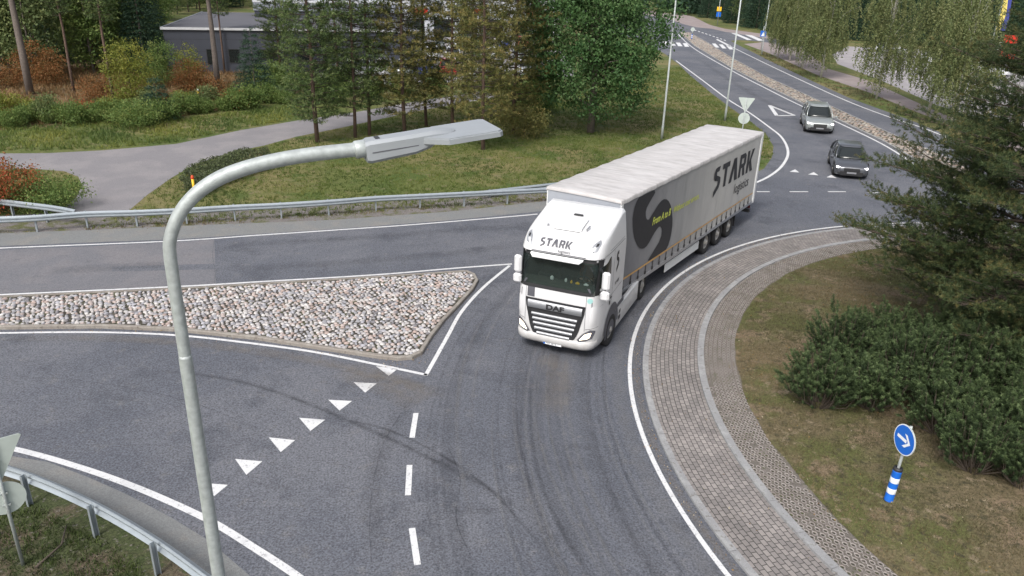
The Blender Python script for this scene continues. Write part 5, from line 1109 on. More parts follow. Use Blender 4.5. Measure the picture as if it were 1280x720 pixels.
SPR = leafmat('spruce_needles', [(0.016, 0.039, 0.022), (0.029, 0.062, 0.034), (0.046, 0.086, 0.043)], trans=.1)
LIND = leafmat('green_leaves', [(0.028, 0.074, 0.026), (0.051, 0.117, 0.038), (0.083, 0.161, 0.052), (0.140, 0.209, 0.082)], trans=.3)
BIR = leafmat('birch_leaves', [(0.076, 0.107, 0.044), (0.127, 0.165, 0.064), (0.192, 0.218, 0.087), (0.273, 0.270, 0.127)], trans=.3)
MIXG = leafmat('shrub_leaves', [(0.046, 0.095, 0.024), (0.098, 0.162, 0.039), (0.156, 0.223, 0.061), (0.260, 0.270, 0.077)], trans=.3)
WILL = leafmat('willow_leaves', [(0.066, 0.106, 0.039), (0.120, 0.163, 0.061), (0.204, 0.225, 0.083)], trans=.3)
YEL = leafmat('yellow_green_leaves', [(0.110, 0.156, 0.030), (0.187, 0.216, 0.040), (0.286, 0.264, 0.050)], trans=.3)
ORG = leafmat('orange_leaves', [(.09, .09, .03), (.17, .11, .04), (.26, .10, .035), (.19, .14, .05)], trans=.3)
REDL = leafmat('rowan_leaves', [(0.055, 0.088, 0.025), (0.088, 0.121, 0.030), (0.330, 0.110, 0.040), (0.495, 0.077, 0.040)], trans=.3)
HEDG = leafmat('hedge_leaves', [(0.048, 0.065, 0.033), (0.084, 0.098, 0.050), (0.108, 0.143, 0.055), (0.168, 0.091, 0.061)], trans=.2)
def trunk_path(h, lean=.02, r_=None, n=7):
    r_ = r_ or rng; x = np.cumsum(r_.normal(0, lean, n)); y = np.cumsum(r_.normal(0, lean, n)); x -= x[0]; y -= y[0]; return np.stack([x, y, np.linspace(-.1, h, n)], 1)
def at_h(T, z): return np.array([np.interp(z, T[:, 2], T[:, 0]), np.interp(z, T[:, 2], T[:, 1]), z])
def pine(name, seed, h, z0, rad, whorls, per, needle_n, nl, nw, mat, bark='pinebark', tr=.14, shoot=.22, sub=.35, tipstep=.16, label=None, cat='tree', dens=1., droop=0., fork=1):
    r_ = np.random.default_rng(seed); t = thing(name, label, cat); T = trunk_path(h, .05, r_)
    m = MB(); m.tube(T, [tr*(1-.85*i/6)+.012 for i in range(7)], 8); m.build('trunk', M[bark], t, True)
    bm_ = MB(); SP, SD, SL, ST = [], [], [], []
    for z in np.linspace(z0, h-.3, whorls):
        Rm = rad(z)
        for k in range(per):
            a = 2*math.pi*(k+r_.uniform(-.35, .35))/per+z*2.4; L = Rm*r_.uniform(.6, 1.08)
            if r_.random() > dens: continue
            o = at_h(T, z+r_.normal(0, .08)); hd = np.array([math.cos(a), math.sin(a), 0]); n = max(4, int(L/.5)); ss = np.linspace(0, 1, n+1)
            up_ = r_.uniform(-.10, .10)-droop; wob = r_.normal(0, .05)
            pts_ = [o+hd*L*s+np.array([-hd[1], hd[0], 0])*wob*L*math.sin(s*3)+np.array([0, 0, 1])*(L*(up_*s+.16*s*s)) for s in ss]; pts_ = np.array(pts_)
            bm_.tube(pts_, [max(.006, .032*L/3*(1-s)+.007) for s in ss], 4, False); tb_ = r_.random()
            # side twigs
            for s in np.arange(.25, 1.0, sub/max(L, .5)):
                for sg in (-1, 1):
                    p = np.array([np.interp(s, ss, pts_[:, i]) for i in range(3)]); l2_ = L*.42*(1.05-s)*r_.uniform(.7, 1.2)+.22
                    da = sg*r_.uniform(.6, 1.1); d = np.array([math.cos(a+da), math.sin(a+da), r_.uniform(.0, .35)]); d /= np.linalg.norm(d)
                    q = p+d*l2_; bm_.add([p+[0, 0, .006], p-[0, 0, .006], q], [(0, 1, 2)]) if l2_ > .3 else None
                    for u in np.arange(min(.3, l2_*.4), l2_+.01, tipstep):
                        for f_ in range(fork):
                            dd_ = d+r_.normal(0, .45, 3)+np.array([0, 0, .45]); dd_ /= np.linalg.norm(dd_)
                            SP.append(p+d*u); SD.append(dd_); SL.append(shoot*r_.uniform(.6, 1.2)); ST.append(.25*tb_+.45*r_.random()+.3*s)
            SP.append(pts_[-1]); d = unit(pts_[-1]-pts_[-2]); SD.append(d); SL.append(shoot*1.2); ST.append(.9)
    bm_.build('branch', M['twig'], t)
    SP = np.array(SP); SD = np.array(SD); SL = np.array(SL); ST = np.array(ST)
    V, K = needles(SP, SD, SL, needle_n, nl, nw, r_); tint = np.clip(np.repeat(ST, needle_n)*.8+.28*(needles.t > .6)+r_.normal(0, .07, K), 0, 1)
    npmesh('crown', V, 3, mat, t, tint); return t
def leafy(name, seed, h, crown, nclump, per, leaf, mat, bark='bark', tr=.16, spread=.45, label=None, cat='tree', shell=.55, limbs=14, droop=.3, aspect=.6, strands=0, stems=1):
    """crown: list of ellipsoids (x,y,z,rx,ry,rz)"""
    r_ = np.random.default_rng(seed); t = thing(name, label, cat); top = max(c[2]+c[5] for c in crown)
    m = MB(); T = trunk_path(min(h, top)*.93, .06*tr/.16, r_)
    m.tube(T, [tr*(1-.8*i/6) for i in range(7)], 8)
    for _ in range(stems-1):
        T2 = T.copy(); T2[:, 0] += np.linspace(0, r_.normal(0, .8), 7)+r_.normal(0, .15); T2[:, 1] += np.linspace(0, r_.normal(0, .8), 7); m.tube(T2, [tr*.8*(1-.8*i/6) for i in range(7)], 6)
    m.build('trunk', M[bark], t, True)
    vol = np.array([c[3]*c[4]*c[5] for c in crown]); pick = r_.choice(len(crown), nclump, p=vol/vol.sum()); cr = np.array(crown)[pick]
    d = unit(r_.normal(size=(nclump, 3))); rad_ = r_.random(nclump)**(1/3)*(1-shell)+shell; rad_ = np.where(r_.random(nclump) < .25, r_.random(nclump), rad_)
    Cc = cr[:, :3]+d*rad_[:, None]*cr[:, 3:6]*r_.uniform(.82, 1.1, (nclump, 1)); ok = Cc[:, 2] > .15; Cc = Cc[ok]; nclump = len(Cc)
    b = MB()
    for i in r_.choice(nclump, min(limbs, nclump), replace=False):
        c = Cc[i]; z = max(.2, min(c[2]*.75, T[-1, 2]*.95)); o = at_h(T, z*.9); mid = (o+c)/2+[0, 0, .15*np.linalg.norm(c-o)]; b.tube([o, mid, c], [tr*.3, tr*.18, tr*.05], 5, False)
    if limbs: b.build('branch', M[bark], t, True)
    ct = r_.random(nclump)
    if strands:
        n_ = per; s = np.linspace(0, 1, n_)[None]; Ln = strands*r_.uniform(.4, 1.1, (nclump, 1)); hz = unit(np.concatenate([Cc[:, :2]-cr[ok][:, :2], np.zeros((nclump, 1))], 1))
        X = Cc[:, None]+hz[:, None]*(.25*np.sin(s*1.6))[..., None]; X = X.repeat(1, 0).copy(); X[..., 2] -= s*Ln; X += r_.normal(0, .06, X.shape); P = X.reshape(-1, 3); P = P
        tt = np.repeat(ct, n_)
    else:
        P = (Cc[:, None]+r_.normal(0, spread, (nclump, per, 3))*[1, 1, .7]).reshape(-1, 3); tt = np.repeat(ct, per)
    k = P[:, 2] > .03; P = P[k]; tt = tt[k]
    V = leaves(P, leaf, r_, aspect, droop); npmesh('crown', V, 4, mat, t, np.clip(.15+.5*tt+.35*r_.random(len(P)), 0, 1)); return t
def place(o, x, y, s=1., rz=None, z=0., sz=None):
    o.location = (x, y, z); o.rotation_euler = (0, 0, rng.uniform(0, 6.28) if rz is None else rz); o.scale = (s, s, sz or s); return o

# big pine over the right edge of the view
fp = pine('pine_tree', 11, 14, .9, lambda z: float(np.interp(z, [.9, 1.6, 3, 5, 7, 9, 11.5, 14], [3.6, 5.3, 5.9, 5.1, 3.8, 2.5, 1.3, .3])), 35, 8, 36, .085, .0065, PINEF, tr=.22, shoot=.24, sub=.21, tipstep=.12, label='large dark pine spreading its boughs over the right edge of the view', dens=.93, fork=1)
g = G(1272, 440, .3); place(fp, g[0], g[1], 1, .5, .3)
# mountain pine shrubs on the turf
def mugo(seed, R_=1.0, Hh=1.5, n=560, stem=56):
    r_ = np.random.default_rng(seed); t = thing('mountain_pine', None, 'shrub'); b = MB(); P, D, L, Tn = [], [], [], []
    for i in range(stem):
        a = r_.uniform(0, 6.28); q = r_.random()**.6; tip = np.array([math.cos(a)*R_*q, math.sin(a)*R_*q, Hh*(.45+.55*math.sqrt(max(0, 1-(q*.9)**2)))*r_.uniform(.65, 1.1)])
        b0 = np.array([math.cos(a)*.15, math.sin(a)*.15, 0]); mid = np.array([tip[0]*.75, tip[1]*.75, tip[2]*.38]); b.tube([b0, mid, tip], [.014, .01, .005], 4, False)
        for j in range(n//stem):
            u = r_.uniform(.3, 1)**.7; c = (1-u)**2*b0+2*u*(1-u)*mid+u*u*tip+r_.normal(0, .10, 3); c[2] = max(.08, c[2]); d = np.array([math.cos(a)*.95*q, math.sin(a)*.95*q, 1])+r_.normal(0, .18, 3)
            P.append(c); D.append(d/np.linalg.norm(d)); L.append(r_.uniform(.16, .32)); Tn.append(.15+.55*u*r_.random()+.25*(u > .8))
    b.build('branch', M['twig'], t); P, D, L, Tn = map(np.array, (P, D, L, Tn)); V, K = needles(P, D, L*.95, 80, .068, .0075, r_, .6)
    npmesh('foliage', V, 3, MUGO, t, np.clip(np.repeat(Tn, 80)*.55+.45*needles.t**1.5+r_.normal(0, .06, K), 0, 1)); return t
mg = [mugo(21), mugo(22, 1.1, 1.75, 600, 60), mugo(23, .9, 1.35, 500, 50)]
mspots = [(1022, 505, 1.0, 'leftmost mountain pine shrub on the turf, low and round'), (1050, 462, .95, 'mountain pine shrub at the upper left of the clump'), (1085, 510, 1.05, 'mountain pine shrub at the front left of the clump above the arrow sign'), (1100, 452, 1.0, 'mountain pine shrub at the back of the clump under the pine boughs'), (1135, 500, 1.05, 'mountain pine shrub in the heart of the clump'),
          (1160, 455, 1.0, 'mountain pine shrub at the back, in the shade of the big pine'), (1172, 545, .95, 'mountain pine shrub just right of the blue arrow sign'), (1195, 500, 1.1, 'tall mountain pine shrub right of the clump centre'), (1225, 560, 1.0, 'mountain pine shrub low at the front right of the clump'), (1245, 510, 1.1, 'mountain pine shrub behind the front right one'), (1280, 570, 1.0, 'mountain pine shrub cut by the right edge of the frame'), (1215, 450, 1.1, 'mountain pine shrub close to the trunk of the big pine'), (1270, 480, 1.1, 'mountain pine shrub right of the big pine trunk'), (1215, 592, .85, 'lowest mountain pine shrub, at the front right below the arrow sign level'), (1275, 612, .9, 'mountain pine shrub in the lower right by the frame edge'), (1302, 530, 1.1, 'mountain pine shrub beyond the right edge, its twigs reaching in')]
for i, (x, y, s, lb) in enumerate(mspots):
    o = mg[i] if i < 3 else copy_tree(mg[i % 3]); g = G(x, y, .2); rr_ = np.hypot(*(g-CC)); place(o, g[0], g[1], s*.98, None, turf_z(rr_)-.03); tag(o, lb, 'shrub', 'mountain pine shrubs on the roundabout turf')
# row of roadside pines
pr_ = lambda k: (lambda z: float(np.interp(z, [1, 3, 7, 11, 15], [1.2*k, 2.0*k, 2.1*k, 1.7*k, .3])))
pv = [pine('pine_tree', 31, 15, 1.3, pr_(1), 34, 6, 11, .17, .020, PINE, tr=.13, shoot=.32, sub=.30, tipstep=.2, dens=.9), pine('pine_tree', 32, 14.5, 1.5, pr_(.9), 30, 6, 10, .17, .020, PINE, tr=.11, shoot=.32, sub=.32, tipstep=.2, dens=.75),
      pine('pine_tree', 33, 14, 1.3, pr_(1.05), 32, 6, 11, .17, .020, PINEY, tr=.12, shoot=.32, sub=.30, tipstep=.2, dens=.85), pine('pine_tree', 34, 15, .9, pr_(1.25), 34, 6, 11, .17, .020, PINEY, tr=.12, shoot=.32, sub=.28, tipstep=.2, dens=.92)]
prow = [(397, 178, 0, 1.05, 'full green pine, leftmost of the roadside row above the lamp arm'), (444, 172, 1, .95, 'slender green pine, second of the roadside row from the left'), (462, 169, 1, .97, 'slender pine, third of the roadside row from the left'), (506, 167, 2, 1.0, 'yellowing pine, fourth of the roadside row, above the lamp housing'), (533, 158, 1, .9, 'thin pine, fifth of the roadside row from the left'),
        (566, 162, 2, 1.0, 'yellowing pine, sixth of the roadside row, behind the lamp head'), (604, 187, 2, 1.0, 'yellow brown pine with its bare trunk showing just below the lamp head'), (642, 166, 3, 1.0, 'bushy yellow brown pine, last of the row beside the big leafy tree')]
used = set()
for x, y, k, s, lb in prow:
    o = pv[k] if k not in used else copy_tree(pv[k]); used.add(k); g = G(x, y); place(o, g[0], g[1], s); tag(o, lb, 'pine tree', 'pines along the roadside')
for i, (x, y, k) in enumerate([(352, 100, 0), (425, 120, 1), (590, 112, 0), (680, 118, 0), (660, 100, 1)]):
    if k not in used: used.add(k); o = pv[k]
    else: o = copy_tree(pv[k])
    g = G(x, y); place(o, g[0], g[1], rng.uniform(.85, 1.05)); tag(o, ['green pine at the right end of the dark building', 'green pine behind the second roadside pine near the lot', 'green pine behind the yellowing pines at the lot edge', 'green pine at the lot edge left of the big leafy tree', 'thin pine at the lot edge behind the bushy yellow pine'][i], 'pine tree', 'pines at the edge of the dealer lot')
# big leafy tree
bt = leafy('leafy_tree', 41, 15, [(0, 0, 5.2, 4.3, 4.0, 4.3), (-1.5, 0, 8.5, 3.6, 3.4, 4.5), (2.0, .4, 8.0, 3.2, 3.2, 4.2), (0, 0, 12, 3.4, 3.4, 3), (-2.6, 0, 3.8, 2.2, 2.2, 2.2), (1.6, -1, 3.4, 2.0, 2.0, 2.2)], 900, 60, .20, LIND, tr=.26, spread=.36, label='big dense green broadleaf tree standing left of the trailer', limbs=40, shell=.6)
g = G(738, 166); place(bt, g[0], g[1], 1.0, 0.)
# birches
bcrown = [(0, 0, 6.5, 2.6, 2.6, 4.2), (.4, .2, 10.5, 2.2, 2.2, 4.0), (-.5, 0, 4.6, 2.3, 2.3, 2.6)]
bv = [leafy('birch_tree', 51, 14.5, bcrown, 1000, 26, .17, BIR, 'birchbark', .12, .2, strands=1.9, shell=.45, droop=.8, aspect=.55, limbs=16), leafy('birch_tree', 52, 14, bcrown, 900, 26, .17, BIR, 'birchbark', .11, .2, strands=2.2, shell=.4, droop=.8, aspect=.55, limbs=16)]
bsp = [(987, 76, 0, .95, 'birch with hanging twigs, leftmost of the roadside birches'), (1003, 86, 1, .9, 'birch, second of the roadside birches from the left'), (1026, 97, 0, 1.05, 'white stemmed birch right of the first two, nearest the silver car'), (1095, 124, 1, .95, 'birch standing alone between cycle path and road with a low dark skirt of twigs'), (1160, 142, 0, 1.0, 'birch beside the cycle path, partly behind the pine'), (1187, 160, 1, .9, 'slim white stemmed birch at the left edge of the big pine'),
       (972, 73, 1, .85, 'small birch behind the crossing sign')]
ub = set()
for x, y, k, s, lb in bsp:
    o = bv[k] if k not in ub else copy_tree(bv[k]); ub.add(k); g = G(x, y); place(o, g[0], g[1], s); tag(o, lb, 'birch tree', 'birches beside the far road')
# spruces
def spruce(seed, h=12, rb=2.2, n=2600, z0=.3, nl=.28, nw=.035, label=None, name='spruce_tree'):
    r_ = np.random.default_rng(seed); t = thing(name, label, 'tree'); m = MB(); m.tube(trunk_path(h*.97, .01, r_), [.012*h*(1-.9*i/6) for i in range(7)], 6); m.build('trunk', M['bark'], t, True)
    z = z0+(h-z0)*(1-np.sqrt(r_.random(n))); zz = np.round(z/.45)*.45+r_.normal(0, .06, n); rr = rb*(1-(zz-z0)/(h-z0)).clip(.02, 1)**.85; a = r_.integers(0, 9, n)*2*math.pi/9+zz*3.1+r_.normal(0, .22, n); q = np.sqrt(r_.random(n))*r_.uniform(.85, 1.12, n)
    P = np.stack([np.cos(a)*rr*q, np.sin(a)*rr*q, zz-.28*rr*q+.10*(rr*q)**2], 1); D = unit(np.stack([np.cos(a+r_.normal(0, .6, n)), np.sin(a+r_.normal(0, .6, n)), r_.normal(-.15, .25, n)], 1))
    V, K = needles(P, D, np.full(n, .35), 6, nl, nw, r_, .9); npmesh('crown', V, 3, SPR, t, np.clip(np.repeat(.3*q+.5*r_.random(n), 6)+r_.normal(0, .1, K), 0, 1)); return t
sv = [spruce(61), spruce(62, 14, 2.6, 3000)]
g = G(320, 126); small = spruce(63, 5.6, 1.7, 1500, nl=.2, nw=.02, label='small dark spruce in front of the dark building'); place(small, *g)
g = G(200, 150); s2 = spruce(64, 3.0, 1.3, 900, nl=.16, nw=.018, label='knee high bluish young spruce among the green shrubs by the footpath'); place(s2, *g)
# heath trunks and pines at the left
tall = pine('pine_tree', 71, 19, 9, lambda z: float(np.interp(z, [9, 12, 17, 19], [1.8, 2.6, 2.2, .4])), 18, 6, 10, .24, .03, PINE, tr=.30, shoot=.35, sub=.5, tipstep=.34, label='tall pine with a thick bare grey trunk at the far left', bark='bark'); place(tall, *G(38, 118), 1, 1)
t2 = copy_tree(tall); place(t2, *G(273, 113), .82, 2); t2['label'] = 'tall pine with a bare grey trunk in front of the dark building'
t3 = pine('pine_tree', 72, 15, 6, lambda z: float(np.interp(z, [6, 9, 13, 15], [1.0, 1.7, 1.3, .2])), 22, 6, 10, .22, .026, PINE, tr=.10, shoot=.3, sub=.45, tipstep=.32, label='thin pine with an orange trunk standing on the brown heath'); place(t3, *G(93, 117), 1, 0)
for x, y, s, lb in [(143, 131, 1.0, 'thin pine on the heath behind the row of green shrubs'), (281, 92, .9, 'thin brown trunk just behind the bare grey trunk'), (52, 96, 1.2, 'dark trunked pine behind the thick one at the far left'), (120, 88, 1.1, 'pine deep in the heath trees, seen over the brown ground'), (172, 70, 1.1, 'slim pine left of the dark building')]:
    o = copy_tree(t3); place(o, *G(x, y), s); o['label'] = lb
# generic broadleaf saplings and shrubs
def bush(name, seed, w, h, n, per, leaf, mat, label, px, cat='shrub', s=1., bark='twig', limbs=8, spread=.22):
    o = leafy(name, seed, h, [(0, 0, h*.55, w, w, h*.5), (w*.4, 0, h*.4, w*.6, w*.6, h*.4), (-w*.4, .1, h*.38, w*.6, w*.6, h*.38)], n, per, leaf, mat, bark, .035, spread, label, cat, limbs=limbs); place(o, *G(*px), s); return o
bush('sapling', 81, 1.7, 4.6, 300, 28, .13, YEL, 'yellow green sapling rising above the shrub row', (167, 132), 'sapling')
bush('sapling', 82, 1.5, 3.6, 220, 26, .13, MIXG, 'green willow like bush left of the dark building', (205, 108), 'bush')
bush('shrub', 83, 1.5, 2.6, 220, 24, .12, ORG, 'orange red shrub in front of the dark building wall', (240, 118))
bush('shrub', 84, 1.2, 3.4, 160, 24, .12, YEL, 'yellow green bush behind the orange red shrub', (240, 108))
bush('shrub', 85, 2.0, 3.2, 200, 26, .15, ORG, 'red leaved maple bush beside the thick bare trunk', (52, 104))
bush('shrub', 86, 1.2, 2.0, 120, 24, .12, ORG, 'small orange bush on the heath left of the thin orange trunk', (63, 108))
bush('shrub', 87, 1.6, 1.8, 150, 24, .12, ORG, 'rusty low bush on the heath behind the green shrubs', (130, 126))
bush('shrub', 88, 1.6, 1.4, 150, 24, .12, ORG, 'rusty bracken patch at the right of the heath', (262, 121))
bush('shrub', 89, 1.8, 1.9, 150, 24, .12, ORG, 'orange low bush at the very left of the heath', (5, 110))
bush('shrub', 90, 1.7, 1.6, 260, 28, .11, MIXG, 'shrub with yellow and red leaves mixed in the green row', (172, 158))
rw = bush('rowan_bush', 91, 2.0, 2.5, 330, 30, .12, REDL, 'rowan bush with red and orange leaves behind the guardrail at left', (4, 262), 'bush', .82); 
bush('shrub', 92, 1.5, 1.3, 200, 28, .10, MIXG, 'low green shrub right of the red rowan bush', (62, 262))
row0 = None; alt = [leafy('shrub', 193, 1.4, [(0, 0, .7, 1.0, .9, .7), (.7, .2, .5, .7, .7, .5), (-.8, 0, .9, .5, .6, .7)], 150, 24, .12, YEL, 'twig', .03, .2, limbs=6), leafy('shrub', 194, 2.2, [(0, 0, 1.2, .8, .8, 1.0), (.7, 0, .6, .8, .7, .6)], 150, 24, .13, WILL, 'twig', .03, .2, limbs=6), leafy('shrub', 195, 1.1, [(0, 0, .5, 1.0, .9, .6), (-.7, .3, .5, .7, .7, .5)], 130, 24, .12, REDL, 'twig', .03, .2, limbs=6)]
altl = ['pale yellow green shrub mixed into the row along the footpath', 'tall greyish willow shrub mixed into the row along the footpath', 'shrub with some red leaves mixed into the row along the footpath']; au = set()
for i, x in enumerate([22, 62, 105, 140, 188, 215, 236, 262, 300, 322]):
    k = i % 3; o = alt[k] if k not in au else copy_tree(alt[k]); au.add(k); g = G(x, np.interp(x, [0, 200, 280, 350], [152, 143, 134, 122])+rng.normal(0, 3)); place(o, *g, rng.uniform(.75, 1.2)); tag(o, altl[k], 'shrub', 'mixed shrubs behind the green row')
for i, x in enumerate(list(range(-30, 360, 24))):
    if row0 is None: row0 = leafy('shrub', 93, 1.7, [(0, 0, .9, 1.15, .9, .8), (.6, 0, .7, .8, .7, .6), (-.6, 0, .7, .8, .7, .6)], 190, 26, .12, MIXG, 'twig', .03, .2, limbs=6); o = row0
    else: o = copy_tree(row0)
    y = np.interp(x, [0, 200, 280, 350], [160, 150, 141, 130]); g = G(x+rng.normal(0, 3), y+rng.normal(-1, 2)); place(o, *g, rng.uniform(.55, 1.2)); tag(o, 'leafy green shrub in the overgrown row along the far side of the footpath', 'shrub', 'green shrubs along the footpath')
for i, (x, y) in enumerate([(355, 118), (375, 112), (410, 128), (340, 108), (430, 118), (465, 122), (500, 118), (545, 115), (620, 118), (655, 128), (675, 140)]):
    o = copy_tree(row0); place(o, *G(x, y), rng.uniform(.9, 1.4)); tag(o, 'leafy green shrub at the foot of the pines beside the dealer lot', 'shrub', 'green shrubs by the dealer lot')
# brushwood at the foot of yellow pine
bush('shrub', 94, 1.6, 2.2, 200, 22, .12, PINEY, 'bushy undergrowth between the yellow pine and the big leafy tree', (655, 172), s=1.0)
# clipped hedge
hg = thing('hedge', 'clipped low hedge of dull green and reddish leaves above the lamp arm', 'hedge', (*G(282, 215), 0)); h0 = G(282, 215)
hp = np.array(GP([(226, 243), (250, 249), (275, 235), (310, 222), (342, 211), (336, 202), (300, 204), (262, 216), (236, 229)]))-h0
ax = rng.uniform(hp.min(0), hp.max(0), (24000, 2)); ax = ax[inside(ax, hp)]; z_ = np.where(rng.random(len(ax)) < .6, rng.uniform(.62, .82, len(ax)), rng.uniform(.05, .8, len(ax)))
br_ = np.sin(ax[:, 0]*5)*.06+np.cos(ax[:, 1]*6)*.05; V = leaves(np.stack([ax[:, 0], ax[:, 1], z_+br_*(z_ > .5)], 1), .095, rng); npmesh('foliage', V, 4, HEDG, hg, rng.random(len(ax))*.75+.25*(ax[:, 0] > 1)*rng.random(len(ax)))
m = MB()
for k in range(40):
    q = hp.mean(0)+(hp[rng.integers(len(hp))]-hp.mean(0))*rng.uniform(.1, .9); m.tube([(q[0], q[1], 0), (q[0]+rng.normal(0, .06), q[1]+rng.normal(0, .06), .7)], .012, 4)
m.build('stem', M['twig'], hg)
# dark woods and backdrop trees
fl = [leafy('forest_tree', 101, 13, [(0, 0, 5, 2.8, 2.8, 4.2), (.6, .3, 9, 2.3, 2.3, 3.8)], 330, 24, .26, MIXG, tr=.13, spread=.4, limbs=10), leafy('forest_tree', 102, 12, [(0, 0, 4.6, 2.6, 2.4, 3.9), (-.5, .3, 8.5, 2.0, 2.0, 3.5)], 300, 24, .26, WILL, tr=.12, spread=.4, limbs=10)]
fu = set()
fpn = pine('pine_tree', 103, 15, 2.5, pr_(1.15), 24, 6, 9, .26, .032, PINE, tr=.13, shoot=.34, sub=.5, tipstep=.36, dens=.85)
kinds = [('spruce', sv[0]), ('spruce', sv[1]), ('leafy tree', fl[0]), ('leafy tree', fl[1]), ('pine', fpn)]
def forest(spots, where, group, probs):
    for x, y in spots:
        i = rng.choice(5, p=probs); k, src = kinds[i]
        if i in fu: o = copy_tree(src)
        else: o = src; fu.add(i)
        place(o, x, y, rng.uniform(.85, 1.2)); tag(o, {'spruce': 'dark spruce ', 'leafy tree': 'green leafy tree ', 'pine': 'green pine '}[k]+where, 'tree', group)
sp_ = []
for y, n in [(95, 9), (82, 10), (70, 9), (58, 9), (46, 9), (34, 8), (24, 7)]:
    for k in range(n): x = -60+(262 if y > 60 else 250)*(k+rng.uniform(.1, .9))/n; sp_.append((x, y+rng.normal(0, 3)))
sp_ = [s for s in sp_ if not (205 < s[0] and s[1] < 100) and s[1] > 16]
W_ = [G(*s) for s in sp_]; W_ = [w for w, s in zip(W_, sp_) if not (s[1] > 80 and 20 < s[0] < 200 and rng.random() < .55)]
forest(W_, 'in the wood behind the heath at the left', 'trees of the wood at the left', [.12, .08, .32, .30, .18])
W_ = [G(x, y) for x, y in [(212, 12), (228, 8), (246, 11), (262, 6), (282, 9), (300, 5), (190, 8), (200, 3), (220, 4), (236, 2), (254, 1), (270, 0), (290, -1), (310, -2), (330, -3), (350, -4), (380, -4), (180, 15), (185, 25), (178, 33), (236, 15), (250, 13), (268, 11), (286, 9), (304, 7), (222, 18), (330, 6), (345, 4), (362, 3), (384, 2), (338, 12), (256, 4), (276, 2), (320, 3), (206, 26), (196, 40), (190, 55)]]
forest(W_, 'behind the left end of the dark building', 'trees behind the dark building', [.1, .05, .35, .35, .15])
W_ = [G(x, y+rng.normal(0, .8)) for x, y in [(848, 14), (862, 16), (874, 17), (884, 22), (903, 25), (913, 28), (922, 31), (935, 32), (945, 34), (958, 36), (968, 38), (985, 41), (1000, 44), (1018, 46), (1036, 50), (1052, 50), (1066, 50), (1080, 50), (1095, 52), (1110, 52), (1128, 55), (1146, 56), (1165, 58), (1185, 58), (1205, 60), (1225, 62), (1250, 66), (1275, 68),
    (855, 9), (880, 13), (900, 16), (930, 22), (955, 27), (990, 33), (1030, 38), (1060, 42), (1100, 44), (1150, 47), (1200, 50), (1260, 55)]]
forest(W_, 'in the dark woods beyond the far junction', 'trees of the dark woods', [.42, .40, .06, .04, .08])
W_ = [G(x, y) for x, y in [(760, 26), (735, 20), (790, 30), (800, 2), (822, 6), (770, 2), (740, 4)]]
forest(W_, 'behind the big leafy tree near the far road', 'trees behind the big leafy tree', [.2, .1, .35, .25, .1])
# wooded horizon: one mass
def mass():
    r_ = np.random.default_rng(5); V = []; T = []
    for rr_, n in [(235, 110), (265, 120), (300, 130), (340, 120)]:
        for k in range(n):
            a = R(90)+R(-62+124*(k+r_.random())/n); c = np.array([rr_*math.cos(a)+r_.normal(0, 4), rr_*math.sin(a)+r_.normal(0, 6), 0]); h = r_.uniform(13, 20); w = r_.uniform(2.6, 4.6); q = 170
            z = h*(1-np.sqrt(r_.random(q))*.95); rd = w*(1-z/h).clip(.08, 1)**.7*np.sqrt(r_.random(q)); aa = r_.uniform(0, 6.28, q)
            P = c+np.stack([rd*np.cos(aa), rd*np.sin(aa), z], 1); V.append(leaves(P, 1.7, r_, .7)); T.append(np.clip(r_.random()*.6+.4*r_.random(q), 0, 1))
    o = npmesh('far_woods', np.concatenate(V), 4, SPR, None, np.concatenate(T)); tag(o, 'distant dark wood closing the view along the top edge', 'woods', None, 'stuff')
mass()

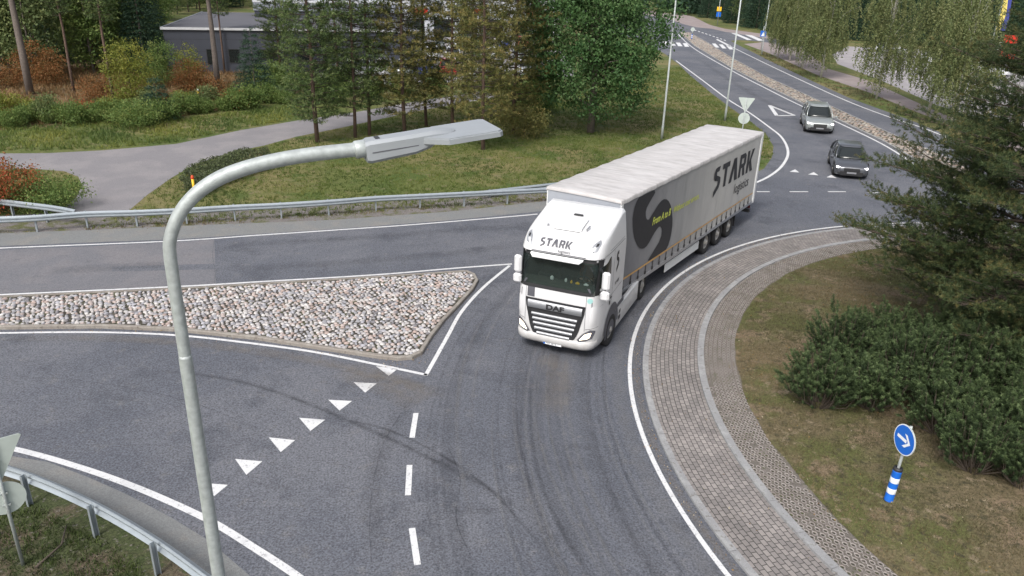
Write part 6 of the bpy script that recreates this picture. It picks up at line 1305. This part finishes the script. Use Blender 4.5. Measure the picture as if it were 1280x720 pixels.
# ------------------------------------------------------------------ grasses
GRN = leafmat('grass_blades', [(0.058, 0.086, 0.021), (0.104, 0.146, 0.031), (0.163, 0.189, 0.048), (0.232, 0.207, 0.079)], trans=.3)
CORN = leafmat('corner_grass_blades', [(.04, .055, .02), (.065, .095, .025), (.10, .13, .035), (.15, .14, .07)], trans=.25)
DRY = leafmat('dry_grass_blades', [(0.075, 0.075, 0.036), (0.125, 0.106, 0.054), (0.188, 0.144, 0.078), (0.275, 0.213, 0.120)], trans=.2)
HEA = leafmat('heath_grass', [(0.138, 0.088, 0.037), (0.218, 0.132, 0.058), (0.299, 0.187, 0.095), (0.115, 0.121, 0.037)], trans=.2)
WEED = leafmat('weeds', [(0.065, 0.108, 0.028), (0.117, 0.162, 0.039), (0.208, 0.230, 0.055), (0.312, 0.284, 0.066)], trans=.3)
def grass(name, polypx, dens, h, w, mat, label, z=0., excl=(), world=False, blades=5, zf=None, clump=.06, patch=1.):
    poly = np.array(polypx if world else GP(polypx)); x0, x1 = poly.min(0), poly.max(0); n = int(np.prod(x1-x0)*dens); n = min(n, 400000); P = rng.uniform(x0, x1, (n, 2)); k = inside(P, poly)
    for e in excl: k &= ~inside(P, np.array(e))
    P = P[k]; nz = np.sin(P[:, 0]*1.7+np.cos(P[:, 1]*1.3)*2)+np.cos(P[:, 1]*2.1+P[:, 0]*.6); P = P[nz*.25+rng.random(len(P)) > .5-patch*.5]; n = len(P); nz = np.sin(P[:, 0]*1.1+1)+np.sin(P[:, 1]*.9+P[:, 0]*.5)
    B = (P[:, None]+rng.normal(0, clump, (n, blades, 2))).reshape(-1, 2); N_ = len(B); a = rng.uniform(0, 6.28, N_); zz = np.full(N_, z) if zf is None else zf(B); hh = h*rng.uniform(.45, 1.25, N_)*np.repeat(rng.uniform(.7, 1.2, n), blades)
    s = np.stack([np.cos(a), np.sin(a)], 1)*w; le = rng.normal(0, .45, (N_, 2))*hh[:, None]
    A = np.concatenate([B-s, zz[:, None]], 1); C_ = np.concatenate([B+s, zz[:, None]], 1); D_ = np.concatenate([B+le, (zz+hh)[:, None]], 1)
    tt = np.clip(np.repeat(.38+.17*nz+rng.normal(0, .1, n), blades)+rng.normal(0, .12, N_), 0, 1)
    o = npmesh(name, np.stack([A, C_, D_], 1).reshape(-1, 3), 3, mat, None, tt); tag(o, label, 'grass', None, 'stuff'); return o
roads = np.array(asph)
pathp = GP([(0, 192), (60, 191.5), (130, 188), (220, 180), (300, 163), (370, 151), (440, 141), (520, 127), (640, 108), (640, 118), (520, 139), (430, 159), (370, 171), (330, 182), (290, 190), (245, 205), (215, 222), (185, 243), (158, 266), (100, 272), (20, 279), (-30, 275), (0, 270), (70, 266), (95, 248), (103, 232), (98, 221), (80, 214), (40, 211), (0, 212), (-40, 216), (-40, 195)])
vg = [(158, 267), (215, 223), (245, 206), (330, 183), (440, 158), (520, 140), (640, 119), (700, 108), (850, 84), (905, 131), (960, 168), (968, 195), (930, 222), (780, 242), (690, 250), (525, 262), (294, 277), (100, 287)]
grass('verge_grass', vg, 26, .12, .016, GRN, 'mown green grass on the verge between guardrail and footpath', z=.004, excl=[roads])
grass('island_grass', circ(14.05, 0, 6.28, 60), 230, .06, .008, DRY, 'short dry grass on the middle of the roundabout', world=True, zf=lambda B: np.array([turf_z(r) for r in np.hypot(*(B-CC).T)])-.005, excl=[[(16, -10), (50, -10), (50, 50), (22, 50)]], blades=4, patch=.75)
grass('corner_grass', [(-40, 604), (20, 612), (38, 630), (121, 672), (190, 722), (240, 760), (-60, 800)], 150, .11, .009, CORN, 'green grass and weeds behind the near guardrail', blades=6, patch=.7)
grass('path_weeds', [(-40, 190), (0, 190), (130, 186), (220, 178), (300, 161), (370, 149), (380, 130), (340, 135), (200, 152), (-40, 160)], 22, .24, .022, WEED, 'tall weeds on the bank above the footpath')
grass('tip_grass', [(-30, 262), (66, 264), (92, 247), (100, 231), (95, 222), (78, 215), (30, 212), (-30, 216)], 50, .12, .014, GRN, 'green grass on the rounded corner beside the rowan bush', patch=.6)
grass('heath_grass', [(-40, 162), (200, 150), (350, 126), (380, 100), (300, 92), (150, 84), (-40, 88)], 9, .42, .03, HEA, 'brown and rusty heath grass under the trees at the left')
grass('far_verge_grass', [(960, 76), (1010, 99), (1060, 121), (1145, 152), (1172, 151), (1085, 116), (1022, 95), (960, 67), (935, 60)], 6, .14, .03, DRY, 'thin grass between the far road and the cycle path')
grass('rail_weeds', [(100, 283), (294, 273), (525, 258), (690, 247), (690, 251), (525, 263), (294, 279), (110, 288)], 40, .10, .014, DRY, 'sparse weeds in the gravel under the guardrail', z=.008, patch=.3)
LIT = leafmat('fallen_leaves', [(.30, .20, .06), (.22, .12, .05), (.45, .40, .30), (.16, .10, .05)], trans=0)
q = np.concatenate([np.array(circ(1, 1.6, 4.9, 2200))-CC, ]); rr_ = 16.75+np.abs(rng.normal(0, .16, len(q))); q1 = CC+q*rr_[:, None]
q = np.array(circ(1, 1.6, 4.9, 1500))-CC; q2 = CC+q*rng.uniform(11, 16.4, (len(q), 1)); q3 = np.array(GP(smooth([(0, 414), (125, 413), (220, 418), (320, 428), (420, 443), (500, 455), (540, 440), (600, 362)], 40)))+rng.normal(0, .12, (281, 2)); q4 = np.array(GP(smooth([(0, 292), (220, 283), (420, 275), (690, 252)], 150)))+rng.normal(0, .3, (451, 2))
def lit(q, z): return np.concatenate([q, np.broadcast_to(np.asarray(z, float).reshape(-1, 1) if np.ndim(z) else np.full((len(q), 1), z), (len(q), 1))], 1)
k = lambda n, f_: rng.random(n) < f_
q1 = q1[k(len(q1), .35)]; q2 = q2[k(len(q2), .5)]; z2 = np.array([turf_z(r) if r < 14.09 else (.10 if r < 15.0 else .07) for r in np.hypot(*(q2-CC).T)])+.02
PL = np.concatenate([lit(q1, .035), lit(q2, z2), lit(q3[k(len(q3), .4)], .03), lit(q4[k(len(q4), .4)], .03)]); o = npmesh('fallen_leaves', leaves(PL, .045, rng, .6, flat_=.9), 4, LIT, None, rng.random(len(PL))); tag(o, 'small fallen leaves and litter lying along the kerbs', 'leaves', None, 'stuff')
# loose things in the corner: a stick
g = G(78, 685); t = MB(); t.tube([(-.55, -.18, .03), (0, 0, .06), (.35, .5, .05)], [.022, .018, .01], 7); o = t.build('stick', M['twig'], None, True); a_ = G(62, 705); b2_ = G(91, 660); o.location = (g[0], g[1], .02); o.rotation_euler.z = math.atan2(*(b2_-a_)[::-1])-R(40); tag(o, 'pale dry stick lying in the grass behind the near guardrail', 'stick')

# ------------------------------------------------------------------ pieces that are separate parts get a mesh of their own
def split_loose(o):
    me = o.data; n = len(me.vertices); par = np.arange(n); E2 = np.array([e.vertices[:] for e in me.edges])
    def find(i):
        while par[i] != i: par[i] = par[par[i]]; i = par[i]
        return i
    for a, b in E2:
        ra, rb = find(a), find(b)
        if ra != rb: par[rb] = ra
    root = np.array([find(i) for i in range(n)]); ids = np.unique(root)
    if len(ids) < 2: return
    co = np.array([v.co[:] for v in me.vertices])
    for j, r0 in enumerate(ids):
        sel = np.where(root == r0)[0]; mp = {int(s): i for i, s in enumerate(sel)}; F_ = [tuple(mp[v] for v in p.vertices) for p in me.polygons if p.vertices[0] in mp]
        nm = bpy.data.meshes.new(o.name); nm.from_pydata(co[sel].tolist(), [], F_); nm.update(); nm.materials.append(me.materials[0])
        if me.polygons[0].use_smooth: nm.polygons.foreach_set('use_smooth', np.ones(len(F_), bool))
        c = bpy.data.objects.new(o.name.split('.')[0], nm); COL.objects.link(c); c.parent = o.parent; c.matrix_local = o.matrix_local.copy()
    bpy.data.objects.remove(o)
for o in list(bpy.data.objects):
    if o.type == 'MESH' and o.name.split('.')[0] in ('panel_gap', 'corner_post', 'roof_vent', 'roof_horn', 'door_handle', 'guard_bracket', 'lamp_reflector', 'pillar', 'rear_mudguard', 'windscreen_seal', 'mirror_glass', 'mirror_arm', 'rubber_cap', 'bulkhead_louvre') and o.data.users == 1:
        split_loose(o)
